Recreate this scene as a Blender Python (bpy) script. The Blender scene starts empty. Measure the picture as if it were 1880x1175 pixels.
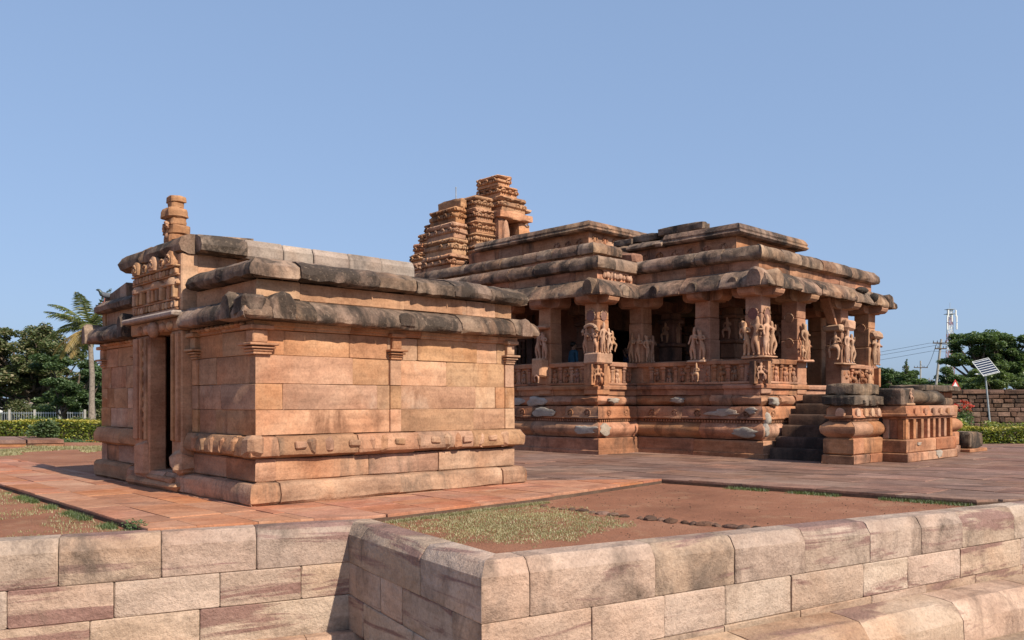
import bpy, math, random
from mathutils import Vector, Matrix, noise
random.seed(7)
R = random.uniform
rad = math.radians
S = bpy.context.scene
COL = S.collection

# ------------------------------------------------------------------ camera, sky, sun, exposure
cam_d = bpy.data.cameras.new('camera'); cam = bpy.data.objects.new('camera', cam_d); COL.objects.link(cam)
cam_d.sensor_width = 36; cam_d.lens = 36*1550/1880; cam_d.shift_y = 150.5/1880
cam_d.clip_start = .1; cam_d.clip_end = 6000
cam.location = (0, 0, 1.4); cam.rotation_euler = (rad(90), 0, 0)
S.camera = cam
SUN_AZ, SUN_EL = 135.5, 40.0            # sun stands behind the camera to the right
w = bpy.data.worlds.new('World'); S.world = w; w.use_nodes = True
nt = w.node_tree; nt.nodes.clear()
sky = nt.nodes.new('ShaderNodeTexSky'); sky.sky_type = 'NISHITA'; sky.sun_disc = False
sky.sun_elevation = rad(SUN_EL); sky.sun_rotation = rad(SUN_AZ)
sky.air_density = 1.0; sky.dust_density = 2.4; sky.ozone_density = 1.6; sky.altitude = 500
bg = nt.nodes.new('ShaderNodeBackground'); bg.inputs['Strength'].default_value = .118
wo = nt.nodes.new('ShaderNodeOutputWorld')
# hazy dry-season sky: the whole dome evened out and cooled alike in every direction
gam = nt.nodes.new('ShaderNodeGamma'); gam.inputs['Gamma'].default_value = .33
tint = nt.nodes.new('ShaderNodeMix'); tint.data_type = 'RGBA'; tint.blend_type = 'MULTIPLY'; tint.inputs[0].default_value = 1; tint.inputs[7].default_value = (1.36, 1.74, 2.38, 1)
nt.links.new(sky.outputs[0], gam.inputs[0]); nt.links.new(gam.outputs[0], tint.inputs[6]); nt.links.new(tint.outputs[2], bg.inputs[0])
nt.links.new(bg.outputs[0], wo.inputs[0])
sun_d = bpy.data.lights.new('sun', 'SUN'); sun_d.energy = 4.05; sun_d.angle = rad(.53); sun_d.color = (1, .90, .74)
sun = bpy.data.objects.new('sun', sun_d); COL.objects.link(sun)
sdir = Vector((math.sin(rad(SUN_AZ))*math.cos(rad(SUN_EL)), math.cos(rad(SUN_AZ))*math.cos(rad(SUN_EL)), math.sin(rad(SUN_EL))))
sun.rotation_euler = sdir.to_track_quat('Z', 'Y').to_euler(); sun.location = (30, -30, 40)
S.view_settings.view_transform = 'Standard'; S.view_settings.look = 'None'
S.view_settings.exposure = .68; S.view_settings.gamma = 1; S.view_settings.use_curve_mapping = False

# ------------------------------------------------------------------ helpers
class MB:
    """collects geometry for ONE mesh object"""
    def __init__(s): s.v = []; s.f = []; s.m = []; s.mi = 0
    def add(s, vs, fs):
        n = len(s.v); s.v += [tuple(p) for p in vs]; s.f += [tuple(i+n for i in f) for f in fs]; s.m += [s.mi]*len(fs); return s
    def box(s, x0, x1, y0, y1, z0, z1):
        vs = [(x, y, z) for z in (z0, z1) for y in (y0, y1) for x in (x0, x1)]
        return s.add(vs, [(0,2,3,1),(4,5,7,6),(0,1,5,4),(2,6,7,3),(0,4,6,2),(1,3,7,5)])
    def cbox(s, x0, x1, y0, y1, z0, z1, b=.015, j=0.0, top=None):
        """chamfered, slightly irregular block"""
        b = min(b, (x1-x0)*.4, (y1-y0)*.4, (z1-z0)*.4)
        vs = []
        for iz in (0, 1):
            for iy in (0, 1):
                for ix in (0, 1):
                    c = [(x0, x1)[ix], (y0, y1)[iy], (z0, z1)[iz]]
                    if j: c = [a+R(-j, j) for a in c]
                    d = [(b, -b)[ix], (b, -b)[iy], (b, -b)[iz]]
                    k = R(.5, 1.6) if j else 1
                    d = [a*k for a in d]
                    vs += [(c[0], c[1]+d[1], c[2]+d[2]), (c[0]+d[0], c[1], c[2]+d[2]), (c[0]+d[0], c[1]+d[1], c[2])]
        g = lambda ix, iy, iz, a: (ix+2*iy+4*iz)*3+a
        f = [[g(0,0,0,0),g(0,0,1,0),g(0,1,1,0),g(0,1,0,0)], [g(1,0,0,0),g(1,1,0,0),g(1,1,1,0),g(1,0,1,0)],
             [g(0,0,0,1),g(1,0,0,1),g(1,0,1,1),g(0,0,1,1)], [g(0,1,0,1),g(0,1,1,1),g(1,1,1,1),g(1,1,0,1)],
             [g(0,0,0,2),g(0,1,0,2),g(1,1,0,2),g(1,0,0,2)], [g(0,0,1,2),g(1,0,1,2),g(1,1,1,2),g(0,1,1,2)]]
        for iz in (0, 1):       # edges along x, y
            for iy in (0, 1):
                q = [g(0,iy,iz,1), g(1,iy,iz,1), g(1,iy,iz,2), g(0,iy,iz,2)]; f.append(q if iy != iz else q[::-1])
            for ix in (0, 1):
                q = [g(ix,0,iz,0), g(ix,1,iz,0), g(ix,1,iz,2), g(ix,0,iz,2)]; f.append(q if ix == iz else q[::-1])
        for iy in (0, 1):
            for ix in (0, 1):
                q = [g(ix,iy,0,0), g(ix,iy,1,0), g(ix,iy,1,1), g(ix,iy,0,1)]; f.append(q if ix != iy else q[::-1])
        for iz in (0, 1):
            for iy in (0, 1):
                for ix in (0, 1):
                    t = [g(ix,iy,iz,0), g(ix,iy,iz,1), g(ix,iy,iz,2)]; f.append(t if (ix+iy+iz) % 2 else t[::-1])
        return s.add(vs, f)
    def loft(s, rings, closed=True, caps=True):
        n = len(rings[0]); vs = [p for r in rings for p in r]; f = []
        for i in range(len(rings)-1):
            for k in range(n if closed else n-1):
                k2 = (k+1) % n; f.append((i*n+k, i*n+k2, (i+1)*n+k2, (i+1)*n+k))
        if caps and closed: f += [tuple(range(n))[::-1], tuple((len(rings)-1)*n+k for k in range(n))]
        return s.add(vs, f)
    def lathe(s, prof, c=(0, 0), n=14, a0=0.0, a1=2*math.pi, sx=1, sy=1):
        full = abs(a1-a0-2*math.pi) < 1e-4; m = n if full else n+1
        rings = [[(c[0]+r*math.cos(a0+(a1-a0)*k/n)*sx, c[1]+r*math.sin(a0+(a1-a0)*k/n)*sy, z) for k in range(m)] for r, z in prof]
        return s.loft(rings, closed=True)
    def tube(s, pts, rs, n=8):
        pts = [Vector(p) for p in pts]; rs = rs if hasattr(rs, '__len__') else [rs]*len(pts); rings = []
        for i, p in enumerate(pts):
            d = (pts[min(i+1, len(pts)-1)]-pts[max(i-1, 0)]); d = d.normalized() if d.length > 1e-6 else Vector((0, 0, 1))
            a = d.orthogonal().normalized() if abs(d.z) < .95 else (Vector((1, 0, 0))-d*d.x).normalized(); b = d.cross(a)
            rings.append([p+(a*math.cos(2*math.pi*k/n)+b*math.sin(2*math.pi*k/n))*rs[i] for k in range(n)])
        return s.loft(rings)
    def ball(s, c, r, n=10, m=7, j=0):
        rx, ry, rz = r if hasattr(r, '__len__') else (r, r, r); rings = []
        for i in range(m+1):
            t = math.pi*(.03+.94*i/m)
            rings.append([(c[0]+rx*math.sin(t)*math.cos(2*math.pi*k/n)*(1+R(-j, j)), c[1]+ry*math.sin(t)*math.sin(2*math.pi*k/n)*(1+R(-j, j)), c[2]-rz*math.cos(t)*(1+R(-j, j))) for k in range(n)])
        return s.loft(rings)
    def prism(s, poly, z0, z1):
        n = len(poly); return s.loft([[(x, y, z0) for x, y in poly], [(x, y, z1) for x, y in poly]])
    def mesh(s, name, mats, smooth=None):
        me = bpy.data.meshes.new(name); me.from_pydata(s.v, [], s.f)
        mats = mats if isinstance(mats, (list, tuple)) else [mats]
        for m in mats: me.materials.append(m)
        if len(mats) > 1: me.polygons.foreach_set('material_index', s.m)
        if smooth:
            me.polygons.foreach_set('use_smooth', [True]*len(me.polygons)); me.set_sharp_from_angle(angle=rad(smooth))
        me.update(); return me
    def obj(s, name, mats, parent=None, smooth=None):
        return link(name, s.mesh(name, mats, smooth), parent)

def link(name, data, parent=None, loc=None, rz=None, sc=None):
    o = bpy.data.objects.new(name, data); COL.objects.link(o); o.parent = parent
    if loc is not None: o.location = loc
    if rz is not None: o.rotation_euler = (0, 0, rz)
    if sc is not None: o.scale = sc if hasattr(sc, '__len__') else (sc, sc, sc)
    return o
def tag(o, label, cat, group=None):
    o['label'] = label; o['category'] = cat
    if group: o['group'] = group
    return o
def thing(name, label, cat, loc=(0, 0, 0), rz=0, group=None):
    o = link(name, None, None, loc, rz); o.empty_display_size = .3; return tag(o, label, cat, group)
def struct(o, kind='structure'): o['kind'] = kind; return o
def at(px, py, D):
    """point seen at a photograph pixel at forward distance D (survey helper)"""
    return Vector(((px-940)/1550*D, D, 1.4-(py-738)/1550*D))

# ------------------------------------------------------------------ materials
class NB:
    def __init__(s, name):
        s.mat = bpy.data.materials.new(name); s.mat.use_nodes = True; s.t = s.mat.node_tree; s.t.nodes.clear()
        s.out = s.n('ShaderNodeOutputMaterial')
    def n(s, k, **kw):
        x = s.t.nodes.new(k)
        for a, b in kw.items(): setattr(x, a, b)
        return x
    def l(s, a, b): s.t.links.new(a, b)
    def pos(s, scale=(1, 1, 1), rnd=True):
        g = s.n('ShaderNodeNewGeometry'); v = g.outputs['Position']
        if rnd:
            o = s.n('ShaderNodeObjectInfo'); m = s.n('ShaderNodeVectorMath', operation='MULTIPLY_ADD')
            s.l(o.outputs['Random'], m.inputs[0]); m.inputs[1].default_value = (31, 17, 53); s.l(v, m.inputs[2]); v = m.outputs[0]
        m = s.n('ShaderNodeVectorMath', operation='MULTIPLY'); s.l(v, m.inputs[0]); m.inputs[1].default_value = scale
        return m.outputs[0]
    def noise(s, vec, scale, detail=5, rough=.6, dist=0):
        x = s.n('ShaderNodeTexNoise'); s.l(vec, x.inputs['Vector']); x.inputs['Scale'].default_value = scale
        x.inputs['Detail'].default_value = detail; x.inputs['Roughness'].default_value = rough; x.inputs['Distortion'].default_value = dist
        return x.outputs['Fac']
    def ramp(s, fac, stops):
        x = s.n('ShaderNodeValToRGB'); s.l(fac, x.inputs[0]); e = x.color_ramp.elements
        while len(e) < len(stops): e.new(.5)
        for el, (p, c) in zip(e, stops): el.position = p; el.color = (*c, 1) if hasattr(c, '__len__') else (c, c, c, 1)
        return x.outputs[0]
    def mix(s, fac, a, b, mode='MIX'):
        x = s.n('ShaderNodeMix', data_type='RGBA', blend_type=mode)
        for sock, val in ((x.inputs[0], fac), (x.inputs[6], a), (x.inputs[7], b)):
            if isinstance(val, bpy.types.NodeSocket): s.l(val, sock)
            elif hasattr(val, '__len__'): sock.default_value = (*val, 1)
            else: sock.default_value = val
        return x.outputs[2]
    def math(s, op, a, b=0.0):
        x = s.n('ShaderNodeMath', operation=op)
        for sock, val in ((x.inputs[0], a), (x.inputs[1], b)):
            if isinstance(val, bpy.types.NodeSocket): s.l(val, sock)
            else: sock.default_value = val
        return x.outputs[0]
    def finish(s, col, rough=.9, bump=None, strength=.5, dist=.02, spec=.2):
        p = s.n('ShaderNodeBsdfPrincipled')
        if isinstance(col, bpy.types.NodeSocket): s.l(col, p.inputs['Base Color'])
        else: p.inputs['Base Color'].default_value = (*col, 1)
        p.inputs['Roughness'].default_value = rough; p.inputs['Specular IOR Level'].default_value = spec
        if bump is not None:
            b = s.n('ShaderNodeBump'); b.inputs['Strength'].default_value = strength; b.inputs['Distance'].default_value = dist
            s.l(bump, b.inputs['Height']); s.l(b.outputs[0], p.inputs['Normal'])
        s.l(p.outputs[0], s.out.inputs[0]); s.p = p; return s.mat

def stone(name, dark, mid, light, stain=(.05, .04, .035), stain_amt=.0, drip=(1, 1, .3), strata=0.0, streak=None, var=.25,
          rough_bump=.5, pale=None, pit=.0, bdist=.015, fine=30, sscale=1.3, drift=.55):
    b = NB(name); v = b.pos()
    c = b.ramp(b.noise(b.pos((1, 1, 1.8)), .9, 6, .62, .4), [(.28, dark), (.5, mid), (.74, light)])
    oi = b.n('ShaderNodeObjectInfo')
    # each stone its own tone
    k = b.math('MULTIPLY_ADD', oi.outputs['Random'], 2*var); b.t.nodes[-1].inputs[2].default_value = 1-var
    hs = b.n('ShaderNodeHueSaturation'); b.l(c, hs.inputs['Color']); b.l(k, hs.inputs['Value'])
    r2 = b.math('FRACT', b.math('MULTIPLY', oi.outputs['Random'], 7.31))
    b.l(b.math('ADD', b.math('MULTIPLY', r2, .012), .494), hs.inputs['Hue'])
    b.l(b.math('ADD', b.math('MULTIPLY', b.math('FRACT', b.math('MULTIPLY', oi.outputs['Random'], 13.7)), .2), .9), hs.inputs['Saturation'])
    c = hs.outputs[0]
    br = b.noise(b.pos((1, 1, .7), False), .75, 4, .6, .6)
    c = b.mix(drift, c, b.ramp(br, [(.3, (1.12, .88, .72)), (.5, (1, 1, 1)), (.68, (1.1, 1.12, 1.16))]), 'MULTIPLY')
    if strata:
        st = b.noise(b.pos((.35, .35, 7)), 1.6, 4, .6, .3)
        c = b.mix(strata, c, b.ramp(st, [(.3, .55), (.55, 1.0), (.75, 1.25)]), 'MULTIPLY')
    if streak:
        sk = b.noise(b.pos((.4, .4, 4.2)), .85, 5, .65, .6)
        c = b.mix(b.ramp(sk, [(.555, 0.0), (.61, .85)]), c, streak)
    if pale:
        c = b.mix(b.ramp(b.noise(b.pos((1, 1, .6)), 1.1, 5, .65, .5), [(.6, 0.0), (.75, .6)]), c, pale)
    if stain_amt > 0:
        s1 = b.noise(b.pos(drip), sscale, 6, .68, .5); lo = .72-.42*stain_amt
        c = b.mix(b.ramp(s1, [(lo-.07, 0.0), (lo+.1, .9)]), c, stain)
        # lichen speckle in the black crust
        lv = b.noise(v, 14, 4, .7); c = b.mix(b.ramp(lv, [(.58, 0.0), (.7, .35*min(1, stain_amt*1.6))]), c, [a*1.05 for a in light])
    c = b.mix(.55, c, b.ramp(b.noise(b.pos((1, 1, 1.6)), 5.5, 5, .7, .3), [(.28, .58), (.5, 1.0), (.72, 1.22)]), 'MULTIPLY')
    f = b.noise(v, fine, 5, .7)
    c = b.mix(.8, c, b.ramp(f, [(.25, .62), (.5, 1.0), (.8, 1.25)]), 'MULTIPLY')
    h = b.math('ADD', b.math('MULTIPLY', b.noise(v, 5, 4, .6), 1.6), b.math('ADD', b.math('MULTIPLY', f, .55), b.math('MULTIPLY', b.noise(v, 95, 3, .6), .22)))
    if pit:
        vo = b.n('ShaderNodeTexVoronoi'); b.l(v, vo.inputs['Vector']); vo.inputs['Scale'].default_value = 5
        pt = b.ramp(vo.outputs['Distance'], [(.05, 1.0), (.11, 0.0)])
        c = b.mix(b.math('MULTIPLY', pt, pit), c, [a*.35 for a in dark]); h = b.math('SUBTRACT', h, b.math('MULTIPLY', pt, .5))
    return b.finish(c, .93, h, rough_bump, bdist)

M = {}
M['gate'] = stone('sandstone_gate', (.252, .128, .072), (.402, .222, .128), (.492, .302, .186), stain=(.155, .073, .042), stain_amt=.26, strata=.4, var=.09, pale=(.50, .38, .29), rough_bump=.5)
M['gate_low'] = stone('sandstone_plinth', (.195, .104, .065), (.360, .199, .122), (.458, .281, .183), stain=(.09, .07, .055), stain_amt=.3, strata=.4, var=.12, rough_bump=.6, bdist=.025)
M['eave'] = stone('weathered_eave', (.144, .092, .068), (.258, .174, .126), (.396, .288, .210), stain=(.030, .024, .020), stain_amt=.60, drip=(1, 1, .45), var=.12, rough_bump=.8, bdist=.03)
M['slab'] = stone('grey_roof_slab', (.196, .149, .127), (.310, .247, .207), (.414, .333, .282), stain=(.06, .05, .045), stain_amt=.25, strata=.35, var=.14, rough_bump=.6)
M['temple'] = stone('sandstone_temple', (.184, .088, .053), (.360, .176, .102), (.504, .275, .170), stain=(.055, .037, .03), stain_amt=.32, strata=.45, var=.14, rough_bump=.55, bdist=.02)
M['temple_roof'] = stone('weathered_cornice', (.143, .091, .065), (.267, .169, .117), (.423, .293, .202), stain=(.032, .026, .023), stain_amt=.54, drip=(1, 1, .5), var=.12, rough_bump=.8, bdist=.03)
M['pillar'] = stone('sandstone_pillar', (.232, .119, .072), (.362, .196, .120), (.478, .283, .181), stain=(.07, .048, .038), stain_amt=.2, drip=(1, 1, .25), strata=.2, var=.14, rough_bump=.45)
M['carving'] = stone('carved_sandstone', (.286, .163, .104), (.416, .247, .160), (.507, .319, .215), stain=(.12, .075, .05), stain_amt=.2, var=.1, rough_bump=.4, bdist=.01)
M['tower'] = stone('sandstone_tower', (.230, .115, .065), (.419, .223, .126), (.540, .317, .189), stain=(.07, .05, .04), stain_amt=.26, var=.18, rough_bump=.8, bdist=.04, fine=12)
M['crust'] = stone('black_crusted_stone', (.102, .071, .051), (.204, .138, .097), (.347, .255, .184), stain=(.028, .025, .022), stain_amt=.62, strata=.6, var=.15, rough_bump=1, bdist=.03)
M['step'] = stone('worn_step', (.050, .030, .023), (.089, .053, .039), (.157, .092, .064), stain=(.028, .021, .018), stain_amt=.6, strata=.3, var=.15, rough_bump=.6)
M['wall'] = stone('pink_sandstone', (.347, .246, .185), (.442, .323, .250), (.510, .386, .308), stain=(.17, .12, .09), stain_amt=.2, drip=(1, 1, .6), strata=.25, streak=(.215, .115, .098), var=.10, rough_bump=1, bdist=.03, fine=34, drift=.3)
M['coping'] = stone('coping_sandstone', (.296, .205, .156), (.405, .296, .231), (.484, .365, .291), stain=(.13, .095, .075), stain_amt=.34, drip=(1, 1, .5), strata=.15, streak=(.22, .125, .11), var=.12, rough_bump=1, bdist=.028, fine=34, drift=.3)
M['kerb'] = stone('orange_sandstone', (.27, .17, .115), (.40, .27, .19), (.48, .35, .26), stain=(.15, .10, .075), stain_amt=.22, streak=(.21, .12, .10), var=.14, rough_bump=.9, bdist=.025)
M['pave_o'] = stone('orange_paving', (.246, .108, .063), (.363, .166, .101), (.433, .240, .158), stain=(.14, .075, .055), stain_amt=.22, drip=(.5, 2.2, 1), var=.09, rough_bump=.5, pale=(.45, .31, .22))
M['pave_p'] = stone('purple_paving', (.141, .079, .060), (.220, .128, .096), (.307, .192, .145), stain=(.07, .042, .036), stain_amt=.36, drip=(.35, 2.6, 1), var=.16, rough_bump=.7, pale=(.33, .2, .14), bdist=.02)
M['rubble'] = stone('dark_rubble', (.060, .036, .026), (.120, .070, .050), (.216, .126, .090), stain=(.03, .025, .022), stain_amt=.3, var=.4, rough_bump=.8, bdist=.04)
M['core'] = stone('joint_shadow_core', (.06, .04, .03), (.10, .06, .045), (.14, .09, .06), var=.1)
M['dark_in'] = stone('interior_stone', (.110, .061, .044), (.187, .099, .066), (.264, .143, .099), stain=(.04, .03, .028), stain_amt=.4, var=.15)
M['cement'] = stone('cement_patch', (.25, .21, .175), (.34, .29, .245), (.43, .375, .325), var=.1, rough_bump=.9)
M['medallion'] = stone('purple_stain', (.15, .075, .065), (.2, .10, .08), (.26, .13, .10), var=.1)

def earth_mat():
    b = NB('red_earth'); v = b.pos(rnd=False)
    c = b.ramp(b.noise(v, .55, 6, .6), [(.3, (.20, .086, .05)), (.5, (.275, .12, .07)), (.7, (.33, .16, .098))])
    c = b.mix(b.ramp(b.noise(v, 1.7, 5, .7, .4), [(.55, 0.0), (.68, .45)]), c, (.37, .235, .14))
    f = b.noise(v, 55, 5, .75)
    c = b.mix(.75, c, b.ramp(f, [(.3, .5), (.5, 1.0), (.75, 1.35)]), 'MULTIPLY')
    h = b.math('ADD', b.math('MULTIPLY', b.noise(v, 4, 5, .6), 2.), f)
    return b.finish(c, .97, h, .8, .025)
M['earth'] = earth_mat()
def ground_mat(name, c1, c2, c3, sc=.2):
    b = NB(name); v = b.pos(rnd=False)
    c = b.ramp(b.noise(v, sc, 6, .65), [(.3, c1), (.5, c2), (.7, c3)])
    f = b.noise(v, 12, 5, .7); c = b.mix(.7, c, b.ramp(f, [(.3, .55), (.5, 1.0), (.75, 1.3)]), 'MULTIPLY')
    return b.finish(c, .97, f, .7, .05)
M['lawn'] = ground_mat('garden_lawn', (.05, .06, .025), (.08, .085, .035), (.15, .11, .065))
M['court'] = ground_mat('court_ground', (.24, .17, .12), (.34, .24, .17), (.40, .29, .2), .6)

def leaf(name, c1, c2, c3, tr=.35):
    b = NB(name); g = b.pos(rnd=False)
    isl = b.n('ShaderNodeNewGeometry').outputs['Random Per Island']
    c = b.ramp(isl, [(0.0, c1), (.5, c2), (1.0, c3)])
    c = b.mix(.6, c, b.ramp(b.noise(g, .7, 3), [(.3, .6), (.55, 1.0), (.75, 1.3)]), 'MULTIPLY')
    d = b.n('ShaderNodeBsdfDiffuse'); t = b.n('ShaderNodeBsdfTranslucent'); m = b.n('ShaderNodeMixShader'); m.inputs[0].default_value = tr
    gl = b.n('ShaderNodeBsdfGlossy'); gl.inputs['Roughness'].default_value = .5; m2 = b.n('ShaderNodeMixShader'); m2.inputs[0].default_value = .05
    b.l(c, d.inputs[0]); b.l(b.mix(1, c, (1.1, 1.2, .6), 'MULTIPLY'), t.inputs[0]); b.l(d.outputs[0], m.inputs[1]); b.l(t.outputs[0], m.inputs[2])
    b.l(m.outputs[0], m2.inputs[1]); b.l(gl.outputs[0], m2.inputs[2]); b.l(m2.outputs[0], b.out.inputs[0]); return b.mat
M['leaf_dark'] = leaf('leaf_dark', (.043, .076, .031), (.076, .128, .048), (.128, .178, .068))
M['leaf_mid'] = leaf('leaf_mid', (.060, .105, .038), (.105, .165, .060), (.173, .225, .090))
M['leaf_olive'] = leaf('leaf_olive', (.076, .111, .043), (.136, .170, .071), (.289, .238, .136))
M['leaf_light'] = leaf('leaf_light', (.081, .121, .041), (.135, .189, .068), (.216, .257, .095))
M['leaf_hedge'] = leaf('leaf_hedge', (.075, .120, .022), (.180, .225, .038), (.390, .375, .053))
M['leaf_yellow'] = leaf('leaf_yellow', (.242, .242, .033), (.396, .330, .055), (.528, .440, .088))
M['palm'] = leaf('palm_leaf', (.065, .098, .026), (.130, .169, .052), (.286, .260, .078), .3)
M['palm_dry'] = leaf('palm_dry', (.25, .19, .06), (.34, .23, .08), (.42, .29, .11), .3)
M['grass'] = leaf('short_grass', (.06, .10, .025), (.10, .15, .04), (.16, .19, .06))
M['grass_dry'] = leaf('dry_grass', (.24, .22, .10), (.34, .31, .15), (.42, .37, .20))
M['flower_o'] = leaf('orange_flower', (.5, .13, .02), (.6, .2, .03), (.65, .32, .04), .2)
M['flower_r'] = leaf('red_flower', (.45, .03, .02), (.55, .05, .03), (.6, .1, .05), .2)
def plain(name, col, rough=.6, metal=0, var=.12, sc=6):
    b = NB(name); v = b.pos(); f = b.noise(v, sc, 4, .6)
    c = b.mix(1, col, b.ramp(f, [(.3, 1-var*1.6), (.5, 1.0), (.7, 1+var)]), 'MULTIPLY')
    m = b.finish(c, rough, f, .15, .01, .35); b.p.inputs['Metallic'].default_value = metal; return m
M['bark'] = plain('bark', (.10, .075, .055), .95, 0, .4, 8)
M['bark_pale'] = plain('palm_bark', (.22, .18, .15), .95, 0, .3, 10)
M['steel'] = plain('galvanised_steel', (.42, .44, .45), .45, .6)
M['concrete'] = plain('concrete_pole', (.36, .34, .31), .9)
M['white'] = plain('white_paint', (.72, .72, .70), .4, 0, .05)
M['red'] = plain('red_paint', (.52, .05, .04), .5)
M['black'] = plain('black_paint', (.02, .02, .022), .5)
M['panel'] = plain('solar_cell', (.03, .04, .07), .2)
M['glass'] = plain('dark_glass', (.03, .035, .04), .08)
M['tyre'] = plain('tyre_rubber', (.02, .02, .02), .9)
M['pinkw'] = plain('mast_red', (.42, .16, .13), .6)
M['skin'] = plain('skin', (.32, .18, .12), .6, 0, .06)
M['hair'] = plain('hair', (.012, .010, .009), .5)
M['shirt'] = plain('teal_shirt', (.045, .12, .19), .9)
M['shirt2'] = plain('navy_shirt', (.06, .075, .14), .9)
M['trouser'] = plain('dark_trousers', (.03, .03, .035), .9)
M['bird'] = plain('pigeon_slate', (.075, .085, .105), .6)
M['bird_n'] = plain('pigeon_neck', (.03, .05, .05), .35)
M['roofw'] = plain('pale_wall', (.55, .53, .50), .8)

# ------------------------------------------------------------------ shared stone-laying tools
def splits(L, mean, jit=.35):
    n = max(1, round(L/mean)); w_ = [R(1-jit, 1+jit) for _ in range(n)]; t = sum(w_); x = 0; out = [0]
    for a in w_: x += a/t*L; out.append(x)
    return out
def course(parent, name, path, prof, mat, mean=1.3, joints=None, closed=False, jo=.006, jz=.006, gap=.004, smooth=35, step=.45, rough=0.0):
    """a course of stones laid along a plan path; prof = (outward, z) section; outward is to the left of travel"""
    n = len(path); P = [Vector(p) for p in path]; segs = n if closed else n-1
    nor = []
    for i in range(segs):
        d = (P[(i+1) % n]-P[i]).normalized(); nor.append(Vector((d.y, -d.x)))
    mit = []
    for i in range(n):
        if closed or 0 < i < n-1:
            a, b = nor[(i-1) % segs], nor[i % segs]; mit.append((a+b)/(1+a.dot(b)))
        else: mit.append(nor[0] if i == 0 else nor[-1])
    out = []
    for i in range(segs):
        A, B = P[i], P[(i+1) % n]; L = (B-A).length; d = (B-A)/L
        js = (joints or {}).get(i) or splits(L, mean)
        for a, b in zip(js[:-1], js[1:]):
            do, dz = R(-jo, jo), R(-jz, jz)
            a2, b2 = (a+gap/2 if a > 0 else a), (b-gap/2 if b < L-1e-4 else b)
            k = max(1, int((b2-a2)/step)); rings = []
            e = min(.02, (b2-a2)*.1)
            st = [a2]+([a2+e] if rough >= 0 else [])+[a2+(b2-a2)*q/k for q in range(1, k)]+([b2-e] if rough >= 0 else [])+[b2]
            cz = sum(z for _, z in prof)/len(prof); zc = [z for _, z in prof]; omax = max(o for o, _ in prof); h = max(zc)-min(zc)
            for q, t in enumerate(st):
                endp = q in (0, len(st)-1)
                ring = []
                for o, z in prof:
                    oo, zz = o+do, z+dz
                    if rough > 0 and o > omax-.5*max(.1, omax-min(x for x, _ in prof)): oo += R(-rough, rough); zz += R(-rough, rough)*.7
                    if endp:                       # worn arris at the joint
                        inn = R(.003, .011) if o > omax-.35 else 0
                        if (t <= 1e-6 or t >= L-1e-4): inn = 0
                        oo -= inn; zz += (cz-z)/max(h, .01)*inn
                    f_ = (t-a2)/max(1e-6, b2-a2); tt = t
                    if a <= 1e-6: tt += mit[i].dot(d)*oo*(1-f_)
                    if b >= L-1e-4: tt += mit[(i+1) % n].dot(d)*oo*f_
                    p = A+d*tt+nor[i]*oo; ring.append((p.x, p.y, zz))
                rings.append(ring)
            out.append(MB().loft(rings).obj(name, mat, parent, smooth))
    return out
def rough_block(x0, x1, y0, y1, z0, z1, seg=10, amp=.02, pw=26):
    """eroded block: a rounded box pushed about by noise"""
    cx, cy, cz = (x0+x1)/2, (y0+y1)/2, (z0+z1)/2; hx, hy, hz = (x1-x0)/2, (y1-y0)/2, (z1-z0)/2; n = seg*4; m = seg+2; rings = []; k0 = R(0, 50)
    for i in range(m+1):
        t = math.pi*(i/m-.5); r_ = max(.02, math.cos(t)); zz = math.sin(t); ring = []
        for k in range(n):
            a = 2*math.pi*k/n; v = Vector((r_*math.cos(a), r_*math.sin(a), zz)); q = (abs(v.x)**pw+abs(v.y)**pw+abs(v.z)**pw)**(-1/pw); v *= q
            p = Vector((v.x*hx, v.y*hy, v.z*hz)); f = noise.noise(p*3.2+Vector((k0, 0, 0)))+.5*noise.noise(p*8+Vector((0, k0, 0)))
            p += Vector((v.x, v.y, v.z*.6))*(f*amp); lay_ = .3*amp*noise.noise(Vector((0, k0, p.z*22))); p.x += v.x*lay_; p.y += v.y*lay_
            ring.append((cx+p.x, cy+p.y, cz+p.z))
        rings.append(ring)
    return MB().loft(rings)
def rnd_prof(z0, z1, o_in, o, top=.05, bot=.02, n=4):
    """rounded roll section"""
    h = z1-z0; p = [(o_in, z0), (o-bot, z0)]
    for k in range(n+1):
        t = math.pi/2*(k/n); p.append((o-top*(1-math.cos(t)), z0+h*.35+h*.65*math.sin(t)) if k else (o, z0+h*.3))
    return p+[(o_in, z1)]
def flat_prof(z0, z1, o_in, o, b=.015): return [(o_in, z0), (o-b, z0), (o, z0+b), (o, z1-b), (o-b, z1), (o_in, z1)]

def clip(poly, clipper):
    out = list(poly); n = len(clipper)
    for i in range(n):
        a, b = clipper[i], clipper[(i+1) % n]; src, out = out, []
        if not src: return []
        side = lambda p: (b[0]-a[0])*(p[1]-a[1])-(b[1]-a[1])*(p[0]-a[0])
        for j, p in enumerate(src):
            q = src[(j+1) % len(src)]; sp, sq = side(p), side(q)
            if sp >= 0: out.append(p)
            if sp*sq < 0:
                t = sp/(sp-sq); out.append((p[0]+(q[0]-p[0])*t, p[1]+(q[1]-p[1])*t))
    return out
def area(p): return .5*sum(p[i][0]*p[(i+1) % len(p)][1]-p[(i+1) % len(p)][0]*p[i][1] for i in range(len(p)))
def inset(p, g):
    cx = sum(a for a, _ in p)/len(p); cy = sum(b for _, b in p)/len(p); out = []
    for x, y in p:
        d = math.hypot(x-cx, y-cy); k = max(0, (d-g*1.4)/d) if d else 0; out.append((cx+(x-cx)*k, cy+(y-cy)*k))
    return out

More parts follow.
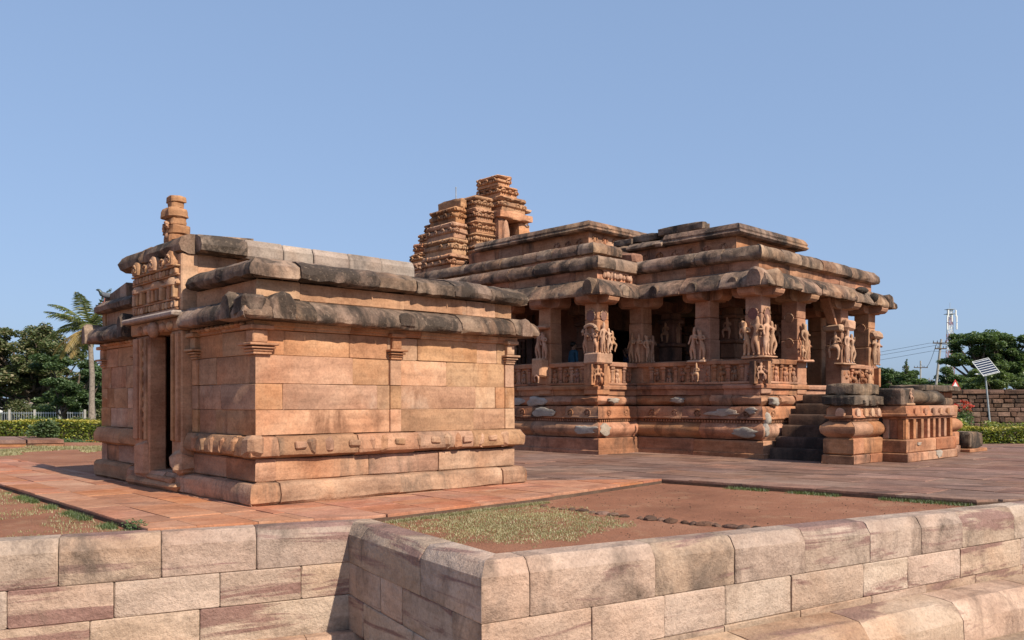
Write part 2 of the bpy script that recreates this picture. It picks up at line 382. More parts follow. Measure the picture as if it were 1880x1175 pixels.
# ------------------------------------------------------------------ ground levels
def plane(name, pts, mat, kind='structure', z=None):
    m = MB(); m.add([(p[0], p[1], p[2] if len(p) > 2 else z) for p in pts], [tuple(range(len(pts)))]); return struct(m.obj(name, mat), kind)
plane('ground', [(-3000, -300, -1.45), (3000, -300, -1.45), (3000, 5000, -1.45), (-3000, 5000, -1.45)], M['court'])
plane('garden', [(-400, 26, -.22), (400, 26, -.22), (600, 900, -.22), (-600, 900, -.22)], M['lawn'])
GO, GA = Vector((-3.471, 11.186, 0)), rad(42.7)
TO, TA = Vector((6.26, 20.865, 0)), rad(44.0)
def wl(O, a, u, v): return (O.x+u*math.cos(a)-v*math.sin(a), O.y+u*math.sin(a)+v*math.cos(a))
# retaining wall plan
FL, IC, OC, FR = Vector((-5.21, 8.59)), Vector((-1.93, 9.98)), Vector((-.27, 7.49)), Vector((7.04, 11.6))
dL = (IC-FL).normalized(); dR = (FR-OC).normalized()
FL2 = FL-dL*7; FR2 = FR+dR*9
nL = Vector((-dL.y, dL.x)); nR = Vector((-dR.y, dR.x)); dV = (OC-IC).normalized(); nV = Vector((-dV.y, dV.x))
def earth():
    m = MB(); edge = [FL2+nL*.3, IC+nL*.3+nV*.15, OC+nR*.3+nV*.35, FR2+nR*.3]
    poly = [tuple(p) for p in edge]+[(30, 24), (30, 27.5), (14, 27.5), (14, 31), (-40, 31), (-40, 5)]
    me = MB(); me.add([(x, y, -.085) for x, y in poly], [tuple(range(len(poly)))])
    return struct(me.obj('red_earth', M['earth']))
earth()
# paving
pav = MB()
pc1 = [(-1.68, 13), (-1.65, -.94), (.1, -1.5), (.1, 13)]
pc2 = [(.1, -1.5), (.77, -1.82), (3.68, -1.66), (7.4, -1.12), (5.2, .5), (.1, .5)]
pp1 = [(-8.5, .22), (-6.32, -1.46), (-6.32, 8), (-8.5, 8)]
pp2 = [(-6.32, -1.46), (-5.85, -6.6), (-5.3, -6.95), (5, -9.6), (14, -3.4), (2.5, 8.1), (-6.32, 8.1)]
for O, a, P_ in ((GO, GA, pc1), (GO, GA, pc2), (TO, TA, pp1), (TO, TA, pp2)):
    q = [wl(O, a, *p) for p in P_]; pav.prism(q if area(q) > 0 else q[::-1], -.3, -.035)
pav = struct(pav.obj('paving', M['core']))
def lay(O, a, P_, su, sv, mat, vis):
    if area(P_) < 0: P_ = P_[::-1]
    u0, u1 = min(p[0] for p in P_), max(p[0] for p in P_); v0, v1 = min(p[1] for p in P_), max(p[1] for p in P_)
    u = u0
    while u < u1:
        du = su*R(.8, 1.25); v = v0-R(0, sv)
        while v < v1:
            dv = sv*R(.6, 1.5)
            c = clip([(u, v), (u+du, v), (u+du, v+dv), (u, v+dv)], P_)
            if len(c) > 2 and area(c) > .02 and vis(sum(p[0] for p in c)/len(c), sum(p[1] for p in c)/len(c)):
                q = inset(c, .006); z = R(-.006, .006); tx, ty = R(-.004, .004), R(-.004, .004)
                cx, cy = u+du/2, v+dv/2
                top = [(*wl(O, a, *p), z+tx*(p[0]-cx)+ty*(p[1]-cy)) for p in q]; q2 = inset(q, -.004)
                low = [(*wl(O, a, *p), z-.012) for p in q2]; bot = [(*wl(O, a, *p), -.09) for p in q2]
                MB().loft([bot, low, top]).obj('slab', mat, pav)
            v += dv
        u += du
lay(GO, GA, pc1, .55, .95, M['pave_o'], lambda u, v: True)
lay(GO, GA, pc2, .8, .62, M['pave_o'], lambda u, v: v < .35 or u > 4.8)
lay(TO, TA, pp1, 1.0, 1.3, M['pave_p'], lambda u, v: True)
lay(TO, TA, pp2, 1.0, 1.45, M['pave_p'], lambda u, v: not (0 < u < 7 and v > 0) and not (-1.7 < u and v > 4) and v < 7)

# ------------------------------------------------------------------ retaining wall in front
rw = thing('retaining_wall', 'pale pink sandstone block retaining wall with bevelled coping in the foreground', 'wall', (0, 0, 0))
core = MB()
for A, B, n_ in ((FL2, IC, nL), (IC, OC, nV), (OC, FR2, nR)):
    d = (B-A).normalized(); a0 = A+n_*.08-d*(-.05 if n_ is not nL else 0); b0 = B+n_*.08
    if n_ is nV: a0 = IC+nV*.08-d*.3; b0 = OC+nV*.08+d*-.08
    if n_ is nR: a0 = OC+nR*.08+dR*.08
    core.prism([tuple(a0), tuple(b0), tuple(b0+n_*.3), tuple(a0+n_*.3)], -1.5, -.2)
wall_core = core.obj('wall_core', M['core'], rw)
def wall_run(A, B, n_, zA, zB, rows, jl, mats, endm=(0, 0)):
    """zA / zB: heights of the bed joints at both ends (they are not quite level)"""
    L = (B-A).length; d = (B-A)/L
    for r in range(rows):
        js = jl[r] if r < len(jl) and jl[r] else splits(L, 1.1)
        for a, b in zip(js[:-1], js[1:]):
            za = lambda t, k: zA[k]+(zB[k]-zA[k])*t/L
            g = .004; a2, b2 = a+(g if a > 0 else 0), b-(g if b < L else 0); pr = R(-.008, .008); rings = []
            n = max(2, int((b2-a2)/.18)); ts = [a2, a2+.015]+[a2+(b2-a2)*q/n for q in range(1, n)]+[b2-.015, b2]
            dep = .3
            for q, t in enumerate(ts):
                e = R(.004, .012) if q in (0, len(ts)-1) and 1e-4 < t < L-1e-4 else 0
                z1, z0 = za(t, r), za(t, r+1)
                J = lambda: R(-.005, .005)
                if r == 0: sec = [(.36, z0+.002), (0+pr+e+.007, z0+.002+e), (pr+e+J()*.5, z0+.012+e), (pr+e+J(), (z0+z1-.14)/2), (pr+e+J(), z1-.135-e), (.075+pr+J(), z1-.02-e), (.105+pr, z1-e), (.36, z1-e*.3)]
                else: sec = [(dep, z0+.002), (pr+e+.007, z0+.002+e), (pr+e+J(), z0+.012+e), (pr+e+J(), z0*.65+z1*.35), (pr+e+J(), z0*.3+z1*.7), (pr+e+J(), z1-.012-e), (pr+e+.007, z1-.002-e), (dep, z1-.002)]
                ring = []
                for o, z in sec:
                    f_ = (t-a2)/(b2-a2); tt = t
                    if a <= 1e-4: tt += endm[0]*o*(1-f_)
                    if b >= L-1e-4: tt += endm[1]*o*f_
                    p = A+d*tt+n_*o; ring.append((p.x, p.y, z))
                rings.append(ring)
            MB().loft(rings).obj('coping_block' if r == 0 else 'block', mats[min(r, len(mats)-1)], rw, 30)
LL = (IC-FL2).length
jt = lambda xs, off: [0]+splits(off, 1.2)[1:-1]+[off+x for x in xs]
def joints_on(A, n_, xs, d):
    """plan distances along a wall line for joints surveyed at photo columns"""
    out = []
    for px in xs:
        r = Vector(((px-940)/1550, 1.0)); t = A.dot(n_)/r.dot(n_); out.append((r*t-A).dot(d))
    return out
mI = (nL+nV)/(1+nL.dot(nV)); mO = (nV+nR)/(1+nV.dot(nR))
zFL = [-.03, -.562, -.956, -1.5]; zIC = [-.03, -.494, -.874, -1.29, -1.5]
ext = lambda a, b, L1, L2: [a[k]+(a[k]-b[k])*L2/L1 for k in range(min(len(a), len(b)))]
zFL2 = [-.03, -.60, -1.02, -1.62]
def run_j(A, B, n_, rows, mean=1.2):
    L = (B-A).length; d = (B-A)/L; out = []
    for xs in rows:
        j = [x for x in joints_on(A, n_, xs, d) if .1 < x < L-.1]; j.sort()
        lo = splits(j[0], mean)[:-1] if j and j[0] > 1.6 else [0]
        hi = [j[-1]+x for x in splits(L-j[-1], mean)[1:]] if j and L-j[-1] > 1.8 else [L]
        out.append(lo+j+hi if j else splits(L, mean))
    return out
wall_run(FL2, IC, nL, zFL2, zIC[:3]+[-1.29], 3, run_j(FL2, IC, nL, [(107, 296, 471), (209, 404, 553), (165, 367)]), [M['coping'], M['wall'], M['wall']], (0, mI.dot(dL)))
wall_run(FL2-nL*.25, IC-nL*.25+dL*.3, nL, [-1.31, -1.6], [-1.29, -1.6], 1, [], [M['kerb']])
wall_run(IC, OC, nV, [-.03, -.494, -.874, -1.29], [-.03, -.576, -1.0, -1.42], 3, run_j(IC, OC, nV, [(664, 772), (697, 737, 829), (667, 758)]), [M['coping'], M['wall'], M['wall']], (mI.dot(dV), mO.dot(dV)))
zfr2 = [-.03, -.40, -.74, -1.1]
wall_run(OC, FR2, nR, [-.03, -.576, -1.02, -1.45], [-.03, -.36, -.64, -1.0], 3, run_j(OC, FR2, nR, [(973, 1204, 1350, 1479, 1598, 1692, 1767, 1863), (1087, 1220, 1332, 1454, 1585, 1667, 1763, 1874), (1330, 1470, 1600, 1700)]), [M['coping'], M['wall'], M['kerb']], (mO.dot(dR), 0))
# low step in front of the right-hand wall
lk = thing('stone_ledge', 'low worn orange stone ledge running below the right-hand foreground wall', 'ledge')
kA = OC-nR*.62+dR*1.2; kB = FR2-nR*.62
L = (kB-kA).length; js = [0]
for x in run_j(kA, kB, nR, [(1600, 1772)], 1.5)[0][1:]: js.append(x)
for a, b in zip(js[:-1], js[1:]):
    rings = []; n = max(2, int((b-a)/.2)); pr = R(-.015, .015)
    for q in range(n+1):
        t = a+.006+(b-a-.012)*q/n; e = .015 if q in (0, n) else 0; k = t/L
        zt = -1.03+.18*k*1.0; ring = []
        for o, z in ((.56, -1.6), (0, -1.6), (pr+e+R(-.01, .01), zt-.2), (.1+pr+R(-.01, .01), zt-.05-e), (.17+R(-.012, .012), zt-e), (.35, zt+R(-.006, .006)), (.56, zt+.01)):
            p = kA+dR*t+nR*o; ring.append((p.x, p.y, z))
        rings.append(ring)
    MB().loft(rings).obj('block', M['kerb'], lk, 30)

# ------------------------------------------------------------------ gatehouse (local u = along the sunlit side, v = along the door side)
gh = thing('gatehouse', 'small flat-roofed sandstone gate shrine with a dark doorway on its shaded side', 'shrine', GO, GA)
U0, U1, V0, V1 = .15, 4.9, .15, 6.6
DV0, DV1 = 2.67, 3.64                                   # doorway
gpath = [(U0, V1), (U0, V0), (U1, V0), (U1, V1)]          # visited so that outward is to the right
def gsplit(jf, jd, closed_at=None):
    """joints: seg0 = door side from V1 down to V0, seg1 = sunlit side"""
    d = {}
    if jd: d[0] = [0]+sorted(V1-x for x in jd)+[V1-V0]
    if jf: d[1] = [0]+sorted(x-U0 for x in jf)+[U1-U0]
    return d
# inner core keeps the joints dark and the room closed
c = MB(); c.box(U0+.12, U1-.12, V0+.12, 2.3, .0, 2.9).box(U0+.12, U1-.12, 4.35, V1-.12, .0, 2.9)
c.box(U0+.12, U1-.12, 2.3, 4.35, 2.52, 2.9).box(U0+.4, U1-.12, 2.29, 4.36, .0, .16).box(U1-.8, U1-.12, 2.29, 4.36, .16, 2.53)
gwall = c.obj('wall', M['core'], gh)
gb = []
base = [(-.4, 0), (.10, 0), (.14, .03), (.15, .12), (.14, .24), (.10, .29), (.0, .30), (-.4, .30)]
course(gwall, 'stone', gpath, base, M['gate_low'], 1.6, {0: [0, 1.9, 3.55, 6.45], 1: [0, .30, 2.27, 4.38, 4.75]}, jo=.02, jz=.012, rough=.014, step=.3)
def door_cut(path_d, prof, mat, jl, jr, **k):
    """a course on the door side that stops at the door jambs, plus the other sides"""
    course(gwall, 'stone', [(U0, V1), (U0, 4.36)], prof, mat, joints={0: [0]+[V1-x for x in jl]+[V1-4.36]}, **k)
    course(gwall, 'stone', [(U0, 2.27), (U0, V0), (U1, V0), (U1, V1), (U0, V1)], prof, mat, joints={0: [0]+[2.27-x for x in jr]+[2.27-V0], **({1: path_d} if path_d else {})}, **k)
fj = lambda *x: [0]+[a-U0 for a in x]+[U1-U0]
door_cut(fj(.45, 1.96, 3.27), flat_prof(.305, .615, -.3, .0, .02), M['gate_low'], [5.6], [1.1], jo=.015, rough=.008, mean=1.4)
mould = [(-.3, .62), (-.02, .62), (.03, .65), (.12, .67), (.14, .72), (.13, .82), (.08, .92), (.0, .935), (-.3, .935)]
door_cut(fj(.44, 1.70, 2.79, 3.9), mould, M['gate_low'], [5.2], [.55], jo=.012, rough=.012, step=.3, mean=1.2)
W = [(.94, 1.29), (1.29, 1.65), (1.65, 2.045), (2.045, 2.385)]
JF = [(2.36, 2.52, 3.99), (.55, 2.10, 2.47, 4.04, 4.48), (1.675, 2.31, 3.43, 4.77), (.574, 1.619, 2.29, 2.85, 4.07, 4.52)]
JL = [(6.1, 5.2), (5.9, 5.2), (6.1, 5.3), (5.7,)]; JR = [(1.45,), (1.25,), (1.42, .35), (1.22,)]
for (z0, z1), f, l_, r_ in zip(W, JF, JL, JR):
    door_cut(fj(*f), flat_prof(z0+.0015, z1-.0015, -.3, 0, .007), M['gate'], list(l_), list(r_), jo=.010, jz=.002, rough=.004, mean=1.1)
door_cut(fj(.72, 1.62, 2.3, 2.9, 4.07, 4.52), [(-.3, 2.39), (.0, 2.39), (.022, 2.40), (.022, 2.43), (.045, 2.44), (.045, 2.50), (-.3, 2.50)], M['gate'], [5.4], [1.2], jo=.004, mean=1.1)
# carved studs and leaf ends on the moulding
for i, u in enumerate((.75, 1.62, 2.42, 3.1, 3.75, 4.3)):
    MB().cbox(u-.09, u+.09, V0-.17, V0-.08, .75, .85, .02, .006).obj('stud', M['gate_low'], gwall)
for u in (.95, 1.25, 1.95, 2.15, 2.8, 3.4, 3.6, 4.1, 4.6):
    MB().cbox(u-.10, u+.06, V0-.155, V0-.04, .66, .90, .05, .015).obj('leaf_scroll', M['gate_low'], gwall)
for v in (.55, .95, 1.3, 1.6, 1.9):
    MB().cbox(U0-.165, U0-.04, v-.07, v+.05, .67, .90, .04, .012).obj('leaf_scroll', M['gate_low'], gwall)
MB().cbox(U0-.18, U0+.06, V0-.18, V0+.06, .66, .95, .05, .012).obj('leaf_scroll', M['gate_low'], gwall)

def pilaster(u, v, face, w_=.2, full=True):
    """face 'f' sunlit side, 'd' door side, 'c' corner"""
    m = MB(); p = .03
    if face == 'f': bx = lambda o, hw, z0, z1, b: MB().cbox(u-hw, u+hw, V0-o, V0+.05, z0, z1, b)
    elif face == 'd': bx = lambda o, hw, z0, z1, b: MB().cbox(U0-o, U0+.05, v-hw, v+hw, z0, z1, b)
    else: bx = lambda o, hw, z0, z1, b: MB().cbox(U0-o, U0+2*hw-o, V0-o, V0+2*hw-o, z0, z1, b)
    tops = ((.055, w_*.52, 2.045, 2.075, .008), (.07, w_*.58, 2.08, 2.12, .018), (.10, w_*.68, 2.125, 2.15, .006), (.135, w_*.8, 2.165, 2.20, .008), (.07, w_*.42, 2.20, 2.38, .015), (.125, w_*.66, 2.38, 2.44, .01))
    par = None
    for k, (o, hw, z0, z1, b) in enumerate(tops):
        mm = bx(o, hw, z0, z1, b); m.add(mm.v, mm.f)
    m.obj('capital', M['gate'], gwall, 30)
    if full:
        for z0, z1 in W[:3]:
            mm = bx(p, w_*.5, z0+.004, z1-.004, .006); mm.obj('pilaster', M['gate'], gwall)
pilaster(0, 0, 'c', .26, False); pilaster(2.42, 0, 'f', .2); pilaster(4.78, 0, 'f', .2)
pilaster(0, 6.42, 'd', .2, False); pilaster(0, 2.12, 'd', .2, True); pilaster(0, 4.52, 'd', .2, False)
# door frame
dr = MB(); dr.cbox(-.02, .27, DV1, 4.3, .17, 2.5, .03, .006); j1 = dr.obj('door_jamb', M['gate'], gh)
for k, (a, b, o) in enumerate(((3.70, 3.80, .035), (3.86, 3.92, .05), (3.97, 4.02, .03), (4.08, 4.27, .045))):
    MB().cbox(-.02-o, .02, a, b, .78, 2.46, .01).obj('jamb_band', M['gate'], j1)
for k in range(9):
    z = .95+k*.165; MB().ball((-.035, 3.83, z), (.025, .04, .055), 8, 5).obj('carved_knob', M['gate'], j1, 40)
MB().cbox(-.07, .3, 3.66, 4.3, .17, .76, .06, .02).obj('jamb_foot', M['gate_low'], j1)
j2 = MB().cbox(-.02, .42, 2.28, DV0, .30, 2.5, .02, .004).obj('door_jamb', M['gate'], gh)
for a, b, o in ((2.30, 2.38, .05), (2.42, 2.47, .03), (2.52, 2.62, .04)): MB().cbox(-.02-o, .02, a, b, .8, 2.46, .01).obj('jamb_band', M['gate'], j2)
MB().cbox(-.10, .3, 2.25, 2.68, .30, .66, .09, .03).obj('jamb_foot', M['gate_low'], j2)
MB().cbox(-.06, .45, 2.6, 3.75, .13, .22, .03, .01).obj('threshold', M['gate_low'], gh)
MB().cbox(-.08, .15, 2.4, 4.6, .0, .15, .05, .02).obj('door_step', M['gate_low'], gh)
lin = MB().cbox(-.07, .42, 2.25, 4.36, 2.5, 2.70, .02, .004).obj('lintel', M['gate'], gh)
MB().ball((-.10, 3.2, 2.55), (.10, .12, .13), 10, 7, .08).obj('lintel_boss', M['gate'], lin, 45)
for v in (2.6, 2.9, 3.6, 3.9): MB().ball((-.07, v, 2.58), (.05, .11, .07), 8, 5, .06).obj('lintel_carving', M['gate'], lin, 45)
MB().cbox(-.20, .4, 2.2, 4.42, 2.70, 2.79, .02, .008).obj('lintel_ledge', M['slab'], gh)
# lower eave: curved dripstones, cut back at the raised doorway bay
kap = [(-.2, 2.50), (.05, 2.50), (.27, 2.505), (.30, 2.53), (.31, 2.58), (.285, 2.66), (.22, 2.74), (.11, 2.80), (-.02, 2.825), (-.2, 2.83)]
ge = MB().box(U0+.1, U1-.1, V0+.1, V1-.1, 2.49, 2.84).obj('eave', M['core'], gh)
course(ge, 'eave_stone', [(U0, V1), (U0, 4.5)], kap, M['eave'], 1.0, rough=.016, jo=.015, jz=.012, step=.13)
ej = [0, .2, .75, 1.93, 3.36, 4.53, 4.75]
course(ge, 'eave_stone', [(U0, 2.15), (U0, V0), (U1, V0), (U1, V1), (U0, V1)], kap, M['eave'], 1.3, {0: [0, 1.55, 2.0], 1: ej}, rough=.016, jo=.015, jz=.012, step=.13)
def kudu(parent, c, ax, w_, h, d, mat, name='arch_ornament'):
    """horseshoe arch stone standing on an eave; ax = 'u' or 'v' the face direction"""
    pts = [(-.5, 0), (-.55, .25), (-.53, .5), (-.44, .74), (-.27, .92), (0, 1.0), (.27, .92), (.44, .74), (.53, .5), (.55, .25), (.5, 0)]
    rings = []
    for t, k in ((0, .86), (.18, 1), (1, .95)):
        ring = []
        for a, b in pts:
            a2, b2 = a*w_*k+R(-.006, .006), b*h*k+R(-.004, .004)
            ring.append((c[0]+t*d, c[1]+a2, c[2]+b2) if ax == 'v' else (c[0]+a2, c[1]+t*d, c[2]+b2))
        rings.append(ring if ax == 'v' else ring[::-1])
    if ax == 'v': rings = [r[::-1] for r in rings]
    return MB().loft(rings).obj(name, mat, parent, 40)
kudu(ge, (U0+.26, V0-.335, 2.52), 'u', .36, .37, .3, M['eave']); kudu(ge, (U0-.335, V0+.22, 2.52), 'v', .3, .37, .3, M['eave'])
MB().cbox(U0-.32, U0+.02, V0-.32, V0+.02, 2.51, 2.82, .06, .01).obj('arch_ornament', M['eave'], ge)
kudu(ge, (4.92, V0-.33, 2.52), 'u', .26, .30, .3, M['eave']); kudu(ge, (2.45, V0-.315, 2.55), 'u', .3, .2, .3, M['eave'])
kudu(ge, (U0-.33, 4.62, 2.51), 'v', .22, .42, .3, M['eave']); kudu(ge, (U0-.33, 6.62, 2.5), 'v', .22, .38, .3, M['eave'])
# small leaf frieze tucked under the eave on the door side
for k in range(11): MB().ball((U0-.06, .4+k*.165, 2.47), (.05, .07, .035), 7, 4).obj('leaf_frieze', M['gate'], ge, 45)
for k in range(11): MB().ball((U0-.06, 4.65+k*.165, 2.47), (.05, .07, .035), 7, 4).obj('leaf_frieze', M['gate'], ge, 45)
# parapet and upper slabs over the two aisles
door_cut2 = [0, .68, 2.47, 3.72, 4.35, 4.75]
gp = MB().box(U0+.15, U1-.15, V0+.15, V1-.15, 2.8, 3.1).obj('parapet', M['core'], gh)
pf = flat_prof(2.83, 3.075, -.2, -.03, .01)
course(gp, 'stone', [(U0, 2.2), (U0, V0), (U1, V0), (U1, V1), (U0, V1)], pf, M['gate'], 1.2, {1: door_cut2}, jo=.01, rough=.004)
course(gp, 'stone', [(U0, V1), (U0, 4.4)], pf, M['gate'], 1.1, jo=.01, rough=.004)
gs = MB().box(U0+.3, U1-.2, V0+.3, V1-.3, 3.05, 3.3).obj('aisle_roof', M['core'], gh)
sp = [(-1.3, 3.08), (.10, 3.08), (.16, 3.10), (.18, 3.17), (.15, 3.26), (.02, 3.34), (-.1, 3.375), (-1.3, 3.56)]
course(gs, 'roof_slab', [(U0+.02, 2.12), (U0+.02, V0), (U1, V0), (U1, V1), (U0+.02, V1)], sp, M['eave'], 1.0, {0: [0, 1.97], 1: [0, .56, 1.86, 2.56, 3.3, 4.1, 4.73]}, rough=.022, jo=.03, jz=.012, step=.14, smooth=40)
course(gs, 'roof_slab', [(U0+.02, V1), (U0+.02, 4.55)], [(-1.2, 3.07), (.1, 3.07), (.17, 3.1), (.18, 3.18), (.1, 3.26), (-.1, 3.33), (-1.2, 3.5)], M['eave'], 1.4, rough=.015, jo=.01, step=.25)
rough_block(U0-.02, U0+.4, 4.48, 4.62, 3.05, 3.6).obj('end_stone', M['eave'], gs, 50)
# raised nave: walls, slabs, carved front
gn = MB().box(U0+.15, 4.1, 2.35, 4.4, 2.85, 3.75).obj('nave', M['core'], gh)
course(gn, 'stone', [(U0+.1, 4.45), (U0+.1, 2.3), (4.15, 2.3), (4.15, 4.45)], flat_prof(3.0, 3.68, -.2, 0, .01), M['gate'], 1.1, jo=.01, rough=.004)
sl = [(-.95, 3.69), (.12, 3.68), (.22, 3.71), (.25, 3.80), (.20, 3.91), (.08, 3.97), (-.95, 4.03)]
course(gn, 'roof_slab', [(U0+.03, 5.0), (U0+.03, 2.25)], sl, M['eave'], 1.2, {0: [0, 1.2, 2.75]}, rough=.02, step=.25, jo=.01, smooth=40)
course(gn, 'roof_slab', [(U0+.03, 2.25), (.92, 2.25)], sl, M['eave'], 1.2, rough=.015, step=.25, jo=.0)
nj = [.92, 1.56, 2.1, 2.78, 3.45, 4.18]
for a, b in zip(nj[:-1], nj[1:]):
    o = R(-.02, .02); z = R(-.012, .012); rings = []
    for t, e in ((a+.004, .015), (a+.02, 0), (b-.02, 0), (b-.004, .015)):
        rings.append([(t, y, zz+z) for y, zz in ((3.3, 3.66), (2.06+o+e, 3.66+e), (2.03+o+e, 3.70), (2.03+o+e, 3.86-e), (2.10+o, 3.965-e), (3.3, 4.02-e))])
    MB().loft(rings).obj('roof_slab', M['slab'], gn)
    MB().cbox(a, b, 3.4, 4.9, 3.68, 4.02, .03, .01).obj('roof_slab', M['slab'], gn)
# the two nave miters: near corner stone
pn = MB().cbox(-.02, .25, 2.28, 4.32, 2.79, 3.68, .02).obj('carved_front', M['gate'], gh)
def band(z0, z1, o, n, mat=M['gate'], nm='carved_band', v0=2.32, v1=4.28):
    MB().cbox(-.02-o, .05, v0, v1, z0, z1, min(.02, (z1-z0)*.3), .002).obj(nm, mat, pn)
band(2.80, 2.84, .07, 0); band(2.97, 3.0, .05, 0)
for k in range(16): MB().cbox(-.085, -.02, 2.36+k*.12, 2.36+k*.12+.075, 2.85, 2.96, .015, .006).obj('carved_block', M['gate'], pn)
for v in (2.45, 2.62, 2.95, 3.12, 3.3, 3.47, 3.82, 4.0, 4.16):
    MB().cbox(-.10, -.02, v-.05, v+.05, 3.0, 3.2, .012, .003).obj('miniature_pillar', M['gate'], pn)
for v, wd in ((2.53, .36), (3.2, .5), (4.05, .4)):
    MB().lathe([(.13, 3.19), (.16, 3.2), (.165, 3.25), (.12, 3.31), (.05, 3.33)], (-.02, v), 12, sx=.7, sy=wd/.33).obj('miniature_eave', M['gate'], pn, 40)
band(3.2, 3.26, .06, 0); band(3.34, 3.36, .05, 0)
for k in range(13): MB().cbox(-.085, -.02, 2.36+k*.148, 2.36+k*.148+.085, 3.36, 3.46, .015, .008).obj('carved_block', M['gate'], pn)
band(3.47, 3.5, .07, 0)
for v in (2.55, 3.27, 4.02):
    kudu(pn, (-.12, v, 3.50), 'v', .26, .23, .12, M['gate'], 'carved_arch')
    m = MB(); m.tube([(-.125, v+.075*math.cos(t), 3.585+.075*math.sin(t)) for t in [k*math.pi/5-.6 for k in range(8)]], .02, 6); m.obj('arch_rim', M['gate'], pn, 45)
    MB().ball((-.12, v, 3.58), (.03, .04, .045), 8, 5).obj('carved_face', M['gate'], pn, 45)
for v in (2.9, 3.65): MB().tube([(-.09, v+.08*math.cos(t), 3.57+.06*math.sin(t)) for t in [k*math.pi/4 for k in range(9)]], .02, 6).obj('arch_rim', M['gate'], pn, 45)
# roof finial: carved stele
fn = MB()
for hw, hd, z0, z1, du, dv in ((.17, .16, 3.97, 4.16, 0, 0), (.20, .17, 4.13, 4.31, .01, .01), (.15, .14, 4.28, 4.44, 0, -.01), (.175, .165, 4.41, 4.60, -.01, .015), (.115, .11, 4.57, 4.70, 0, .0), (.135, .13, 4.67, 4.79, .01, .01)):
    tt = rough_block(.34-hd+du, .34+hd+du, 3.42-hw+dv, 3.42+hw+dv, z0, z1, 7, .03, 9); fn.add(tt.v, tt.f)
fo = fn.obj('finial', M['gate'], gh, 35)
MB().tube([(.17, 3.42+.09*math.cos(t), 4.24+.1*math.sin(t)) for t in [k*math.pi/5-.5 for k in range(7)]], .03, 6).obj('finial_arch', M['gate'], fo, 45)
for z in (4.12, 4.3): MB().ball((.2, 3.42, z), (.05, .06, .07), 8, 6).obj('finial_carving', M['gate'], fo, 45)

# ------------------------------------------------------------------ carved figures (sculpture), grown from a skeleton
def skin_mesh(name, verts, edges, radii, mats, sub=1, root=0, matfn=None):
    me = bpy.data.meshes.new(name+'_skeleton'); me.from_pydata(verts, edges, []); o = bpy.data.objects.new(name+'_skeleton', me); COL.objects.link(o)
    md = o.modifiers.new('skin', 'SKIN'); md.use_smooth_shade = True
    for i, sv in enumerate(me.skin_vertices[0].data):
        r = radii[i]; sv.radius = r if hasattr(r, '__len__') else (r, r); sv.use_root = (i == root)
    sb = o.modifiers.new('sub', 'SUBSURF'); sb.levels = sub; sb.render_levels = sub
    dg = bpy.context.evaluated_depsgraph_get(); out = bpy.data.meshes.new_from_object(o.evaluated_get(dg)); out.name = name
    bpy.data.objects.remove(o); bpy.data.meshes.remove(me)
    out.materials.clear()
    for m in mats: out.materials.append(m)
    if matfn:
        for p in out.polygons: p.material_index = matfn(p.center)
    return out
def figure(name, hip=.0, lean=.0, la=None, ra=None, lk=None, rk=None, crown=.1, hair=False, female=True, depth=.06):
    """one-unit-tall relief figure facing -y; x sideways"""
    V = [(hip, 0, .52), (hip*.4+lean*.4, 0, .62), (lean, 0, .72), (lean, 0, .80), (lean*1.1, -.01, .86), (lean*1.1, -.01, .90+crown*.4), (lean*1.1, 0, .92+crown)]
    r = [(.095, .07), (.062, .05), (.095, .065), (.045, .04), (.058, .058), (.05, .05), (.022, .022)]
    E_ = [(0, 1), (1, 2), (2, 3), (3, 4), (4, 5), (5, 6)]
    def chain(start, pts, rr):
        k = start
        for p, q in zip(pts, rr): V.append(p); r.append(q); E_.append((k, len(V)-1)); k = len(V)-1
    lk = lk or [(-.06+hip, -.02, .30), (-.05+hip*.3, 0, .06), (-.06+hip*.3, -.05, .02)]
    rk = rk or [(.07+hip, -.01, .30), (.07+hip*.3, 0, .06), (.09+hip*.3, -.05, .02)]
    chain(0, lk, (.055, .036, .03)); chain(0, rk, (.055, .036, .03))
    la = la or [(-.12+lean, 0, .76), (-.16+lean, 0, .63), (-.13+hip, -.04, .5)]
    ra = ra or [(.12+lean, 0, .76), (.17+lean, -.02, .65), (.08+lean, -.09, .66)]
    chain(2, la, (.038, .03, .026)); chain(2, ra, (.038, .03, .026))
    if female: chain(2, [(.045+lean, -.075, .73)], (.036,)); chain(2, [(-.045+lean, -.075, .73)], (.036,))
    if hair: chain(4, [(-.07+lean, .0, .93), (-.10+lean, -.01, .97)], (.05, .035))
    return skin_mesh(name, V, E_, r, [M['carving']])
FIG = [figure('figure_a', .04, -.03, hair=True, crown=.03), figure('figure_b', -.03, .03, crown=.12, female=False, ra=[(.13, 0, .76), (.17, -.05, .66), (.05, -.11, .70)]),
       figure('figure_c', -.05, .02, crown=.08, la=[(-.12, 0, .77), (-.19, 0, .70), (-.14, -.03, .84)]),
       figure('figure_d', .03, 0, crown=.13, female=False, lk=[(-.17, -.08, .46), (-.13, -.06, .2), (-.14, -.09, .16)], rk=[(.16, -.1, .42), (.10, -.04, .14), (.10, -.09, .1)]),
       figure('figure_e', -.02, -.02, crown=.05, rk=[(.12, -.05, .32), (.02, -.03, .09), (.05, -.07, .04)], ra=[(.12, 0, .77), (.2, 0, .72), (.16, -.02, .88)])]
def put_fig(parent, k, u, v, z, face, h=.9):
    o = link('carved_figure', FIG[k % len(FIG)], parent, (u, v, z), {'f': 0, 'l': -math.pi/2, 'c': -math.pi/4}[face], (h, h*1.1, h)); return o

